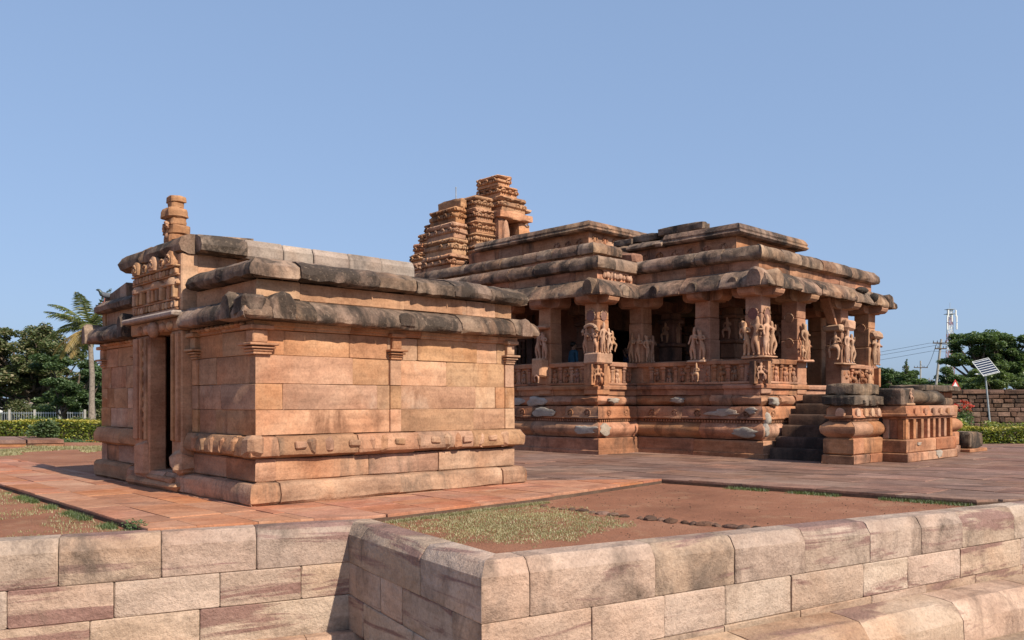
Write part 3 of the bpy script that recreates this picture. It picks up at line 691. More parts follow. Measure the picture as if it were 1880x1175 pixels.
# ------------------------------------------------------------------ temple (u along the sunlit front, v towards the apse)
tp = thing('temple', 'large carved sandstone temple with pillared porch and broken tower behind', 'temple', TO, TA)
AP = [(3.5+5.3*math.cos(t), 18+4.6*math.sin(t)) for t in [math.pi*k/8 for k in range(1, 8)]]
TPATH = [(8.8, 18)]+AP+[(-1.8, 18), (-1.8, 3.85), (-.1, 3.85), (-.1, 0), (7.1, 0), (7.1, 3.85), (8.8, 3.85)]
# hidden masonry body and floor
inset_path = lambda o: [((u+(o if u < 3.5 else -o)), (v+o if v < 10 else v-o)) for u, v in TPATH]
body = MB(); body.prism(inset_path(.35), 0, 1.6)
pl = body.obj('plinth', M['core'], tp)
K = dict(closed=True)
course(pl, 'stone', TPATH, [(-.5, 0), (.04, 0), (.04, .10), (.0, .12), (.0, .40), (-.03, .43), (-.5, .44)], M['temple'], 1.9, jo=.008, rough=.005, **K)
course(pl, 'stone', TPATH, [(-.5, .45), (-.10, .45), (-.07, .50), (.0, .56), (.03, .64), (.03, .70), (.0, .77), (-.07, .83), (-.10, .86), (-.5, .86)], M['temple'], 2.2, jo=.006, rough=.004, **K)
course(pl, 'stone', TPATH, flat_prof(.865, .94, -.5, -.11, .005), M['temple'], 2.4, jo=.003, **K)
course(pl, 'stone', TPATH, [(-.5, .945), (-.04, .945), (-.01, .965), (-.01, 1.0), (-.035, 1.02), (-.04, 1.2), (-.09, 1.285), (-.5, 1.29)], M['temple'], 1.7, jo=.008, rough=.006, **K)
course(pl, 'stone', TPATH, [(-.5, 1.30), (-.22, 1.30), (-.16, 1.34), (-.12, 1.42), (-.13, 1.5), (-.2, 1.56), (-.24, 1.58), (-.5, 1.58)], M['temple'], .95, jo=.045, jz=.01, rough=.025, step=.25, **K)
course(pl, 'stone', TPATH, [(-.5, 1.585), (-.2, 1.585), (-.2, 1.74), (-.13, 1.75), (-.12, 1.82), (-.16, 1.86), (-.5, 1.865)], M['temple'], 1.5, jo=.012, rough=.006, **K)
def side_pts(p, q, step, off=.0):
    A, B = Vector(p), Vector(q); d = (B-A); L = d.length; d /= L; n = Vector((d.y, -d.x)); k = max(1, int((L-.2)/step)); out = []
    for i in range(k): t = .1+(L-.2)*(i+.5)/k; out.append((A+d*t+n*off, d, n))
    return out
SIDES = [((-1.8, 14), (-1.8, 3.85)), ((-1.8, 3.85), (-.1, 3.85)), ((-.1, 3.85), (-.1, 0)), ((-.1, 0), (2.45, 0))]
SIDES_R = [((4.55, 0), (7.1, 0)), ((7.1, 0), (7.1, 3.85)), ((7.1, 3.85), (8.8, 3.85)), ((8.8, 3.85), (8.8, 14))]
for A, B in SIDES+SIDES_R[:1]:            # dentils, one strip per side
    m = MB()
    for p, d, n in side_pts(A, B, .085, -.1):
        a = p+n*.03; m.prism([tuple(p-d*.02), tuple(p-d*.02+n*.045), tuple(p+d*.02+n*.045), tuple(p+d*.02)][::-1], .875, .93)
    m.obj('dentil_band', M['temple'], pl)
ring = MB(); ring.tube([(.085*math.cos(t), 0, .085*math.sin(t)) for t in [k*math.pi/6-math.pi/2 for k in range(13)]], .022, 5).ball((0, 0, 0), (.04, .02, .045), 8, 5); ringm = ring.mesh('medallion', M['temple'], 45)
for A, B in SIDES[:3]+[((-.1, 0), (1.0, 0))]:
    for k, (p, d, n) in enumerate(side_pts(A, B, .62, -.035)):
        o = link('medallion', ringm, pl, (p.x, p.y, 1.11), math.atan2(d.y, d.x), R(.85, 1.15))
def patch(u, v, z, f, w_, h, o):
    """thin irregular cement repair skin on a plinth face"""
    n = 22; k0 = R(0, 9); rr = [.7+.42*noise.noise(Vector((k0, 1.5*math.cos(2*math.pi*k/n), 1.5*math.sin(2*math.pi*k/n))))+.12*noise.noise(Vector((k0, 5*math.cos(2*math.pi*k/n), 5*math.sin(2*math.pi*k/n)))) for k in range(n)]
    def ringp(sc, oo): return [((u+w_*sc*r_*math.cos(2*math.pi*k/n), v-oo-R(0, .012), z+h*sc*r_*math.sin(2*math.pi*k/n)) if f == 'f' else (u-oo-R(0, .012), v-w_*sc*r_*math.cos(2*math.pi*k/n), z+h*sc*r_*math.sin(2*math.pi*k/n))) for k, r_ in enumerate(rr)]
    MB().loft([ringp(1, -.06), ringp(1, o*.5), ringp(.8, o), ringp(.35, o*1.15)]).obj('cement_patch', M['cement'], pl, 60)
for a_ in ((-1.80, 5.9, 1.12, 'l', .55, .17, .02), (-1.82, 4.35, .66, 'l', .6, .19, .03), (-1.55, 3.83, .67, 'f', .3, .2, .03), (-.1, .5, .64, 'l', .5, .16, .04), (-1.66, 7.3, 1.43, 'l', .6, .19, .03), (-.07, 1.1, 1.12, 'l', .7, .13, .02),
           (-.07, .35, 1.19, 'l', .2, .11, .02), (.5, .05, 1.4, 'f', .22, .17, .08), (-1.66, 6.3, 1.43, 'l', .5, .19, .04), (.12, .06, .98, 'f', .12, .2, .11), (.05, .0, .68, 'f', .14, .2, .04), (-.02, 2.6, 1.45, 'l', .35, .1, .05), (-1.1, 3.9, 1.44, 'f', .3, .1, .05)):
    patch(*a_)
# balustrade: wall, little pilasters, rail
bal = MB(); 
for A, B in SIDES+SIDES_R:
    A, B = Vector(A), Vector(B); d = (B-A).normalized(); n = Vector((d.y, -d.x))
    a, b = A-n*.24, B-n*.24; bal.prism([tuple(p) for p in (a, b, b-n*.14, a-n*.14)], 1.86, 2.42)
bl = bal.obj('balustrade', M['temple'], tp)
PB_L = [(-1.8, 14), (-1.8, 3.85), (-.1, 3.85), (-.1, 0), (2.45, 0)]; PB_R = [(4.55, 0), (7.1, 0), (7.1, 3.85), (8.8, 3.85), (8.8, 14)]
for pth in (PB_L, PB_R):
    course(bl, 'rail_stone', pth, [(-.42, 2.36), (-.2, 2.36), (-.15, 2.38), (-.14, 2.47), (-.18, 2.50), (-.42, 2.50)], M['temple'], 1.4, jo=.012, rough=.008)
    course(bl, 'stone', pth, flat_prof(1.87, 1.93, -.3, -.15, .01), M['temple'], 1.8, jo=.006, rough=.004)
shaft = MB(); shaft.cbox(-.065, .065, -.02, .06, -.46, -.38, .015).cbox(-.05, .05, -.01, .05, -.38, -.08, .012).cbox(-.065, .065, -.02, .06, -.16, -.10, .015).cbox(-.075, .075, -.04, .06, -.08, 0, .02).ball((0, 0, .03), (.07, .05, .06), 8, 5)
shm = shaft.mesh('baluster', M['temple'], 30)
mini = []
for q in range(3):
    m = MB(); m.ball((0, .0, -.08), (.045, .045, .05), 8, 5).ball((0, .01, -.2), (.07, .05, .09), 8, 5).ball((-.04, 0, -.36), (.04, .05, .11), 7, 5).ball((.045, -.01, -.35), (.045, .05, .1), 7, 5)
    m.ball((.08*(q-1), -.01, -.2), (.05, .04, .05), 7, 4); mini.append(m.mesh('miniature_figure', M['temple'], 60))
for A, B in SIDES+SIDES_R[:1]:
    for k, (p, d, n) in enumerate(side_pts(A, B, .40, -.21)):
        a = math.atan2(d.y, d.x)
        link('baluster', shm, bl, (p.x, p.y, 2.37), a, (R(.85, 1.1), 1, 1))
        p2 = p+d*.2; link('miniature_figure', mini[k % 3], bl, (p2.x, p2.y, 2.34), a, R(.8, 1.05))
for A, B in SIDES_R[:1]:
    m = MB()
    for p, d, n in side_pts(A, B, .13, -.17): m.ball((p.x, p.y+R(-.02, .02), R(2.0, 2.3)), (R(.05, .09), R(.05, .08), R(.05, .1)), 7, 5, .15)
    struct(m.obj('frieze_carving', M['temple'], bl, 60), 'stuff')
for u, v, f in ((-1.62, 4.03, 'c'), (.08, .18, 'c'), (-.2, 1.87, 'l'), (-1.9, 6.0, 'l')):
    put_fig(bl, 3, u-.02, v-.02, 1.88, f, .52)
# pillars
def pillar(u, v, w_=.25, z0=1.6, figs=(), carved=False, ped=None):
    m = MB()
    if not carved:
        m.cbox(u-w_, u+w_, v-w_, v+w_, z0, 3.05, .02, .006).cbox(u-w_+.012, u+w_-.012, v-w_+.012, v+w_-.012, 3.05, 3.62, .02, .004).cbox(u-w_+.02, u+w_-.02, v-w_+.02, v+w_-.02, 3.62, 4.07, .02, .004)
    else:
        for k, (hw, a, b) in enumerate(((.3, 1.6, 1.85), (.24, 1.85, 2.0), (.3, 2.0, 2.15), (.26, 2.15, 2.5), (.31, 2.5, 2.62), (.25, 2.62, 3.05), (.33, 3.05, 3.15), (.24, 3.15, 3.75), (.3, 3.75, 3.85), (.22, 3.85, 4.07))): m.cbox(u-hw, u+hw, v-hw, v+hw, a, b+.004, .03, .005)
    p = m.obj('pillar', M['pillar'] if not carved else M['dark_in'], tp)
    c = MB()
    for ax in (0, 1):
        L = .62; pts = [(-L, 4.34), (-L, 4.19), (-L+.03, 4.12), (-L+.10, 4.065), (-.24, 4.05), (.24, 4.05), (L-.10, 4.065), (L-.03, 4.12), (L, 4.19), (L, 4.34)]
        hw = .225 if ax else .23; e = 0 if ax else .004
        r0 = [(u+s, v-hw, z+e) if ax == 0 else (u+hw, v+s, z) for s, z in pts]; r1 = [(u+s, v+hw, z+e) if ax == 0 else (u-hw, v+s, z) for s, z in pts]
        c.loft([r0, r1])
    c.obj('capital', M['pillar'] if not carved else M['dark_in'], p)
    return p
def disc(parent, u, v, z, f, r=.15, dark=True):
    """carved half-medallion on a pillar face"""
    m = MB(); P_ = lambda x, o, zz: (u+x, v-o, zz) if f == 'f' else (u-o, v+x, zz)
    pts = [P_(r*math.cos(t), .012, z+r*1.05*math.sin(t)) for t in [math.pi*k/12 for k in range(13)]]
    m.tube(pts, .014, 5).obj('medallion_rim', M['carving'], parent, 45)
    m = MB(); n = 14; ring_ = [P_(.92*r*math.cos(2*math.pi*k/n), .006, z+.95*r*math.sin(2*math.pi*k/n)) for k in range(n)]; back = [P_(.92*r*math.cos(2*math.pi*k/n), -.02, z+.95*r*math.sin(2*math.pi*k/n)) for k in range(n)]
    m.loft([ring_, back]).obj('medallion_disc', M['medallion'] if dark else M['pillar'], parent)
PIL = {}
for u, v in ((-1.4, 4.25), (-1.4, 6.0), (-1.4, 7.85), (-1.4, 9.7), (-1.4, 11.6), (-1.4, 13.5), (-1.4, 15.4), (.35, 4.1), (.35, 1.9), (.35, .4), (2.2, .4), (4.8, .4), (6.65, .4), (6.65, 1.9), (6.65, 4.1), (8.4, 4.25), (8.4, 6.0), (8.4, 7.85), (8.4, 9.7), (8.4, 11.6), (8.4, 13.5)):
    PIL[(u, v)] = pillar(u, v)
for u, v in ((2.1, 2.2), (4.9, 2.2), (2.1, 4.3), (4.9, 4.3), (.9, 6.6), (6.1, 6.6)): PIL[(u, v)] = pillar(u, v, carved=True)
for u, v in ((2.1, 2.2), (2.1, 4.3), (4.9, 2.2)): put_fig(PIL[(u, v)], 3, u-.26, v, 3.1, 'l', .7); put_fig(PIL[(u, v)], 1, u, v-.26, 3.1, 'f', .7)
def base_block(parent, u0, u1, v0, v1, z0, z1): MB().cbox(u0, u1, v0, v1, z0, z1, .03, .012).obj('figure_base', M['carving'], parent, 30)
q = PIL[(.35, .4)]
base_block(q, -.02, .62, -.02, .66, 2.49, 2.56)
for k, (dv, i) in enumerate(((.55, 0), (.25, 2))): put_fig(q, i, .03, dv, 2.55, 'l', (.93, 1.0)[k])
for du, i, h in ((.18, 1, 1.0), (.45, 4, .92)): put_fig(q, i, du, .08, 2.55, 'f', h)
disc(q, .10, .40, 3.62, 'l'); disc(q, .35, .15, 3.62, 'f')
q = PIL[(.35, 1.9)]; put_fig(q, 1, .05, 2.12, 2.5, 'l', .86); put_fig(q, 0, .02, 1.86, 2.5, 'l', .84); base_block(q, -.06, .15, 1.7, 2.3, 2.45, 2.51)
q = PIL[(.35, 4.1)]
for k, dv in enumerate((4.2, 3.97)): put_fig(q, k+1, .08, dv, 2.5, 'l', .82)
put_fig(q, 0, .25, 3.8, 2.5, 'f', .8); put_fig(q, 2, .5, 3.8, 2.5, 'f', .8)
q = PIL[(-1.4, 4.25)]; base_block(q, -1.74, -1.12, 3.9, 4.44, 2.42, 2.72)
for dv, i, h in ((4.42, 2, .72), (4.12, 0, .7)): put_fig(q, i, -1.66, dv-.02, 2.7, 'l', h)
for du, i, h in ((-1.52, 1, .82), (-1.28, 4, .72), (-1.12, 3, .6)): put_fig(q, i, du, 3.93, 2.7, 'f', h)
MB().tube([(-1.68, 4.24+.26*math.cos(t), 3.28+.2*math.sin(t)) for t in [math.pi*k/8 for k in range(9)]], .05, 6).obj('carved_canopy', M['carving'], q, 45)
disc(q, -1.65, 4.25, 3.72, 'l', .16); disc(q, -1.4, 4.0, 3.72, 'f', .14)
q = PIL[(-1.4, 6.0)]; MB().cbox(-1.98, -1.6, 5.82, 6.2, 2.1, 2.62, .05, .015).obj('figure_base', M['carving'], q)
put_fig(q, 2, -1.72, 6.12, 2.6, 'l', .88); put_fig(q, 0, -1.74, 5.9, 2.6, 'l', .8)
MB().cbox(-1.86, -1.6, 5.75, 6.25, 3.46, 3.56, .04, .01).obj('carved_canopy', M['carving'], q)
q = PIL[(2.2, .4)]; put_fig(q, 0, 2.2, .07, 2.5, 'f', 1.02); put_fig(q, 3, 2.02, .05, 2.5, 'f', .5); put_fig(q, 1, 2.42, .08, 2.5, 'f', .55); base_block(q, 1.9, 2.5, -.06, .2, 2.46, 2.52); disc(q, 1.95, .4, 3.62, 'l', .13, False); disc(q, 1.95, .4, 2.95, 'l', .13, False)
q = PIL[(4.8, .4)]; put_fig(q, 3, 4.45, .3, 2.5, 'l', .95); put_fig(q, 1, 4.72, .08, 2.5, 'f', .98); put_fig(q, 4, 5.02, .08, 2.5, 'f', .9); base_block(q, 4.3, 5.1, -.04, .3, 2.46, 2.52)
MB().cbox(4.35, 4.6, .1, .65, 3.42, 3.6, .05, .02).obj('carved_canopy', M['carving'], q); MB().cbox(4.55, 5.1, -.02, .2, 3.45, 3.75, .06, .02).obj('carved_canopy', M['carving'], q)
m = MB(); m.loft([[(4.5, .28, 3.58), (4.62, .28, 3.5), (4.62, .52, 3.5), (4.5, .52, 3.58)], [(3.95, .28, 4.33), (4.12, .28, 4.36), (4.12, .52, 4.36), (3.95, .52, 4.33)]]); m.obj('strut', M['pillar'], q)
q2 = PIL[(2.2, .4)]; m = MB(); m.loft([[(2.42, .3, 3.55), (2.52, .3, 3.62), (2.52, .5, 3.62), (2.42, .5, 3.55)], [(2.62, .3, 4.2), (2.8, .3, 4.3), (2.8, .5, 4.3), (2.62, .5, 4.2)]]); m.obj('strut', M['pillar'], q2)
q = PIL[(6.65, .4)]; put_fig(q, 2, 6.6, .08, 2.5, 'f', .9); put_fig(q, 1, 6.85, .08, 2.5, 'f', .86); MB().cbox(6.45, 7.0, -.04, .2, 3.3, 3.55, .06, .02).obj('carved_canopy', M['carving'], q); disc(q, 6.4, .4, 3.62, 'l', .13, False)
# beams, ceiling and inner hall
bm = MB()
for a, b, c_, d in ((-1.6, -1.2, 4.0, 16), (8.2, 8.6, 4.0, 16), (.15, .55, .2, 4.4), (6.45, 6.85, .2, 4.4)): bm.box(a, b, c_, d, 4.34, 4.56)
bm.box(.552, 6.448, .2, .6, 4.35, 4.55).box(-1.198, .148, 4.05, 4.45, 4.35, 4.55).box(6.852, 8.198, 4.05, 4.45, 4.35, 4.55)
bm.obj('beam', M['pillar'], tp)
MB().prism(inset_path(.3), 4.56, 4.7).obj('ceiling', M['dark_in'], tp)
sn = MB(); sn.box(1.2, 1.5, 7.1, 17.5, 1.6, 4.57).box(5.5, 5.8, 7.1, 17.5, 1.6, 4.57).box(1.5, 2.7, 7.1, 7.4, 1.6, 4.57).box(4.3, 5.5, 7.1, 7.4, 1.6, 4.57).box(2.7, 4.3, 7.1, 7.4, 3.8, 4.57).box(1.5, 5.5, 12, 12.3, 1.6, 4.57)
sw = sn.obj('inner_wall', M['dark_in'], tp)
for v in (8.6, 9.3, 10.9, 11.6): MB().cbox(1.08, 1.2, v-.12, v+.12, 1.7, 4.3, .02).obj('wall_pilaster', M['dark_in'], sw)
for k in range(5): MB().cbox(1.12, 1.19, 9.55, 10.65, 2.4+k*.26, 2.46+k*.26, .01).obj('lattice_bar', M['dark_in'], sw)
for k in range(6): MB().cbox(1.12, 1.19, 9.57+k*.2, 9.63+k*.2, 2.405, 3.44, .01).obj('lattice_bar', M['dark_in'], sw)
MB().cbox(-.2, .5, 5.0, 7.6, 1.6, 1.75, .03).obj('floor_ledge', M['dark_in'], tp)
# eaves and stepped roofs
ev = MB().prism(inset_path(.55), 4.7, 5.0).obj('eave', M['core'], tp)
EV = [(-.6, 4.44), (-.05, 4.40), (.20, 4.26), (.25, 4.235), (.275, 4.28), (.25, 4.38), (.15, 4.52), (-.02, 4.66), (-.2, 4.73), (-.6, 4.78)]
course(ev, 'eave_stone', TPATH, EV, M['temple_roof'], 1.15, jo=.02, jz=.015, rough=.02, step=.28, closed=True, smooth=40)
for A, B in SIDES[1:3]+[((-.1, 0), (7.1, 0))]:
    for k, (p, d, n) in enumerate(side_pts(A, B, 1.05 if B[0] != 7.1 else 1.7, .27)):
        f = 'v' if abs(n.x) > .5 else 'u'
        kudu(ev, (p.x, p.y, 4.27), f, R(.26, .36), R(.27, .35), .4, M['temple_roof'])
kudu(ev, (-.4, .1, 4.26), 'v', .42, .48, .4, M['temple_roof']); kudu(ev, (.2, -.29, 4.26), 'u', .38, .45, .4, M['temple_roof']); kudu(ev, (7.0, -.28, 4.26), 'u', .3, .4, .4, M['temple_roof']); kudu(ev, (-2.09, 4.0, 4.26), 'v', .34, .45, .4, M['temple_roof'])
MB().ball((5.2, -.15, 4.62), (.3, .14, .1), 10, 6, .15).obj('broken_stone', M['crust'], ev, 50)
MB().ball((5.75, -.25, 4.45), (.14, .14, .14), 10, 6, .1).obj('broken_stone', M['crust'], ev, 50)
course(ev, 'stone', TPATH, flat_prof(4.72, 5.0, -.7, -.28, .01), M['temple'], 1.4, jo=.012, rough=.006, closed=True)
C1 = [(-1.3, 4.99), (-.22, 4.985), (-.12, 5.02), (-.09, 5.10), (-.11, 5.22), (-.19, 5.33), (-.32, 5.375), (-1.3, 5.44)]
c1 = MB().prism(inset_path(1.0), 4.9, 5.36).obj('cornice', M['core'], tp)
course(c1, 'cornice_stone', TPATH, C1, M['temple_roof'], 1.05, jo=.02, jz=.015, rough=.018, step=.28, closed=True, smooth=40)
fz = MB()
for k in range(9): fz.cbox(-1.3+k*.14, -1.2+k*.14, 4.05, 4.16, 4.78, 4.95, .03, .012)
fz.ball((-1.15, 4.06, 4.86), (.09, .06, .09), 8, 6).ball((-.62, 4.06, 4.86), (.09, .06, .09), 8, 6).ball((-.25, 4.06, 4.84), (.08, .06, .08), 8, 6)
struct(fz.tube([(-1.35, 4.07, 4.96), (-.25, 4.07, 4.96)], .025, 6).obj('frieze_carving', M['carving'], ev, 45), 'stuff')
# hall: second cornice
H2 = [(-.6, 15.5), (-.6, 5.05), (.72, 5.05)]; H2R = [(6.28, 5.05), (7.6, 5.05), (7.6, 15.5)]
c2 = MB().box(-.2, 7.2, 5.4, 15.4, 5.2, 5.95).obj('cornice', M['core'], tp)
for p in (H2, H2R):
    course(c2, 'stone', p, flat_prof(5.36, 5.66, -.4, -.14, .01), M['temple'], 1.4, jo=.01, rough=.005)
    course(c2, 'cornice_stone', p, [(-1.2, 5.66), (-.12, 5.655), (-.03, 5.68), (.0, 5.76), (-.02, 5.88), (-.1, 5.98), (-.24, 6.02), (-1.2, 6.1)], M['temple_roof'], .85, jo=.02, jz=.014, rough=.016, step=.28, smooth=40)
MB().cbox(.85, 1.35, 4.75, 5.3, 5.46, 5.82, .05, .03).obj('loose_stone', M['temple'], c2)
# nave walls and roofs
nv = MB().box(1.95, 5.05, 7.5, 13.2, 5.9, 7.0).box(1.95, 5.05, 2.05, 7.5, 5.3, 6.1).obj('nave', M['core'], tp)
course(nv, 'stone', [(1.8, 13.2), (1.8, 7.3), (5.2, 7.3), (5.2, 13.2)], flat_prof(6.0, 6.93, -.3, 0, .012), M['temple'], 1.5, jo=.01, rough=.005)
course(nv, 'stone', [(1.8, 7.2), (1.8, 1.9), (5.2, 1.9), (5.2, 7.2)], flat_prof(5.36, 6.03, -.3, 0, .012), M['temple'], 1.5, jo=.01, rough=.005)
arch = MB(); arch.tube([(.11*math.cos(t), 0, .12*math.sin(t)) for t in [math.pi*k/8 for k in range(9)]], .03, 5).cbox(-.05, .05, -.02, .04, -.12, .08, .02); am = arch.mesh('wall_carving', M['temple'], 45)
for k in range(6): link('wall_carving', am, nv, (2.1+k*.52, 7.29, 6.72), 0, R(.8, 1.1))
for k in range(8): link('wall_carving', am, nv, (1.79, 2.3+k*.55, 5.75), -math.pi/2, R(.7, 1.1))
for k in range(3): link('wall_carving', am, nv, (1.79, 7.7+k*.5, 6.6), -math.pi/2, R(.9, 1.2))
RP = lambda z: [(-1.6, z), (.22, z-.005), (.28, z+.05), (.24, z+.12), (.26, z+.16), (.22, z+.25), (.16, z+.31), (-1.6, z+.36)]
course(nv, 'roof_slab', [(1.8, 12.6), (1.8, 7.3), (5.2, 7.3), (5.2, 12.6)], RP(6.93), M['temple_roof'], 1.9, jo=.015, jz=.008, rough=.008, step=.4)
course(nv, 'roof_slab', [(1.8, 4.2), (1.8, 1.9), (5.2, 1.9), (5.2, 6.9)], RP(6.03), M['temple_roof'], 1.9, jo=.012, jz=.008, rough=.006, step=.4)
course(nv, 'roof_slab', [(1.8, 6.9), (1.8, 4.2)], [(-1.6, 6.0), (.22, 6.0), (.28, 6.05), (.24, 6.1), (.1, 6.2), (-.1, 6.26), (-1.6, 6.34)], M['temple_roof'], 1.2, jo=.05, jz=.03, rough=.035, step=.25)
m = rough_block(1.75, 2.15, 2.95, 4.55, 6.36, 6.60).obj('fallen_slab', M['crust'], nv, 50); 
rough_block(1.8, 2.3, 4.6, 5.5, 6.30, 6.52).obj('fallen_slab', M['crust'], nv, 50); rough_block(1.7, 2.2, 5.5, 6.2, 6.26, 6.45).obj('fallen_slab', M['crust'], nv, 50)
# tower: stepped, weathered, carved tiers
tw = MB().prism([(1.95, 13.8), (5.1, 13.8), (5.1, 15.3), (1.95, 15.3)], 5.6, 8.3).obj('tower', M['tower'], tp)
def tier_stack(u0, u1, v0, v1, z0, z1, n, lean_u0, lean_u1, lean_v, amala=None, studs=True, back=0):
    """piled mouldings with little arch carvings on the two visible faces"""
    for i in range(n):
        t0, t1 = i/n, (i+1)/n; h = (z1-z0)/n; zz = z0+i*h; c0 = (t0+t1)/2; cv = c0*c0
        a0, a1, b0 = u0+lean_u0*cv, u1-lean_u1*cv, v0+lean_v*cv
        m = MB(); b1 = v1-back*cv
        m.cbox(a0+.06, a1-.06, b0+.06, b1, zz, zz+h*.34, .02, .01)
        if amala == i: m.cbox(a0+.10, a1-.1, b0+.1, b1, zz+h*.3, zz+h*.72, .02)
        else: m.cbox(a0, a1, b0, b1, zz+h*.33, zz+h*.60, .035, .015).cbox(a0+.09, a1-.09, b0+.09, b1, zz+h*.58, zz+h*.72, .02, .01)
        m.cbox(a0-.005, a1+.005, b0-.005, b1, zz+h*.71, zz+h*1.01, .06, .025)
        if amala == i:
            k = int((a1-a0)/.13)
            for q in range(k+1): m.ball((a0+(a1-a0)*q/k, b0+.02, zz+h*.5), (.06, .07, h*.18), 7, 5)
            k = int((b1-b0)/.13)
            for q in range(k+1): m.ball((a0+.02, b0+(b1-b0)*q/k, zz+h*.5), (.07, .06, h*.18), 7, 5)
        elif studs:
            def arch_u(uu, zc, r_):
                m.tube([(uu+r_*math.cos(t), b0-.012, zc-.05+r_*1.2*math.sin(t)) for t in [math.pi*x/6 for x in range(7)]], .035, 5).ball((uu, b0-.01, zc-.02), (.04, .035, .05), 6, 4)
            def arch_v(vv, zc, r_):
                m.tube([(a0-.012, vv+r_*math.cos(t), zc-.05+r_*1.2*math.sin(t)) for t in [math.pi*x/6 for x in range(7)]], .038, 5).ball((a0-.01, vv, zc-.02), (.035, .04, .05), 6, 4)
            for lo, hi, fn_, stp_ in ((a0, a1, arch_u, .3), (b0, b1, arch_v, .36)):
                k = max(1, int((hi-lo)/stp_))
                for q in range(k):
                    if random.random() < .12: continue                      # broken away
                    fn_(lo+(hi-lo)*(q+.5)/k, zz+h*.47, R(.09, .13))
                k = max(2, int((hi-lo)/.2))
                for q in range(k):
                    c_ = lo+(hi-lo)*(q+.5)/k; w2 = R(.04, .075); d2 = R(.0, .035)
                    if random.random() < .2: continue
                    if fn_ is arch_u: m.cbox(c_-w2, c_+w2, b0-d2, b0+.08, zz+h*.76, zz+h*.95, .025, .01)
                    else: m.cbox(a0-d2, a0+.08, c_-w2, c_+w2, zz+h*.76, zz+h*.95, .025, .01)
        m.obj('tier', M['tower'], tw, 38)
tier_stack(1.10, 2.05, 13.45, 15.2, 5.75, 8.75, 5, .45, .0, .15)                     # near-left corner
tier_stack(.95, 1.9, 15.2, 16.15, 5.6, 8.35, 7, .75, .0, .0, back=.5)
rough_block(1.75, 2.05, 13.6, 15.0, 8.74, 9.12).obj('top_stone', M['tower'], tw, 50)
tier_stack(2.05, 3.15, 13.05, 14.6, 6.4, 9.2, 6, .1, .12, .15, amala=2)               # second offset
tier_stack(3.15, 4.6, 12.85, 14.6, 8.72, 9.35, 1, .1, .15, .08)                      # centre above the niche
tier_stack(3.18, 4.2, 12.95, 14.4, 9.35, 9.75, 1, .0, .0, .0); tier_stack(3.1, 3.85, 13.0, 14.3, 9.75, 10.15, 1, 0, 0, 0)
tier_stack(4.6, 5.45, 13.35, 15.4, 6.2, 8.7, 6, .0, .25, .1)                          # far-right corner
MB().cbox(4.45, 5.0, 13.3, 14.2, 8.7, 8.95, .06, .03).obj('top_stone', M['tower'], tw); MB().cbox(4.4, 5.05, 13.1, 14.2, 8.95, 9.1, .05, .02).obj('top_stone', M['tower'], tw)
rough_block(3.05, 3.52, 12.9, 14.2, 6.6, 8.52).obj('niche_side', M['tower'], tw, 50); rough_block(4.2, 4.75, 12.95, 14.2, 6.6, 8.45).obj('niche_side', M['tower'], tw, 50)
rough_block(3.0, 4.8, 12.76, 14.1, 8.46, 8.76).obj('niche_lintel', M['tower'], tw, 50); MB().box(3.45, 4.3, 13.9, 14.2, 6.6, 8.6).obj('niche_back', M['dark_in'], tw)
kudu(tw, (3.36, 12.76, 7.2), 'u', .32, 1.2, .3, M['carving'], 'niche_slab')
course(tw, 'stone', [(1.0, 16.3), (1.0, 13.2), (5.6, 13.2), (5.6, 16.3)], flat_prof(5.3, 5.9, -.4, .05, .04), M['tower'], 1.1, jo=.03, rough=.02)
MB().tube([(2.35, 14.6, 9.0), (2.35, 14.6, 9.75)], .022, 6).ball((2.35, 14.6, 9.78), .03, 6, 4).obj('lightning_rod', M['steel'], tw)
# lateral stairs and landing in front of the porch
SV0, SV1 = -1.76, -.10
stp = MB().box(1.75, 5.25, SV0+.05, SV1, 0, 1.5).obj('landing', M['core'], tp)
ZS = [.27, .54, .82, 1.09, 1.36, 1.60]; US = [.02, .33, .64, .98, 1.33, 1.72]
for k, (z, u) in enumerate(zip(ZS, US)):
    zb = 0 if k == 0 else ZS[k-1]-.02
    for sgn in (0, 1):
        a, b = (u, US[k+1]+.25) if k < 5 else (u, 3.5)
        if sgn: a, b = 7.0-b, 7.0-a
        m = MB(); n = 6; vs = [SV0+(SV1-SV0)*q/n for q in range(n+1)]; rings = []
        for q in vs:
            w1, w2 = R(0, .018), R(-.012, .008); sec = [(a+R(-.008, .008), zb), (a+w1*.5, z-.05+w2), (a+.02+w1, z-.012+w2), (a+.06, z+w2*.4), (b, z)] if not sgn else [(b, zb), (b-w1*.5, z-.05+w2), (b-.02-w1, z-.012+w2), (b-.06, z+w2*.4), (a, z)]
            rings.append([(x, q, zz) for x, zz in sec]+[(b if not sgn else a, q, zb)])
        if sgn: rings = rings[::-1]
        m.loft(rings[::-1]).obj('step', M['step'], stp, 35)

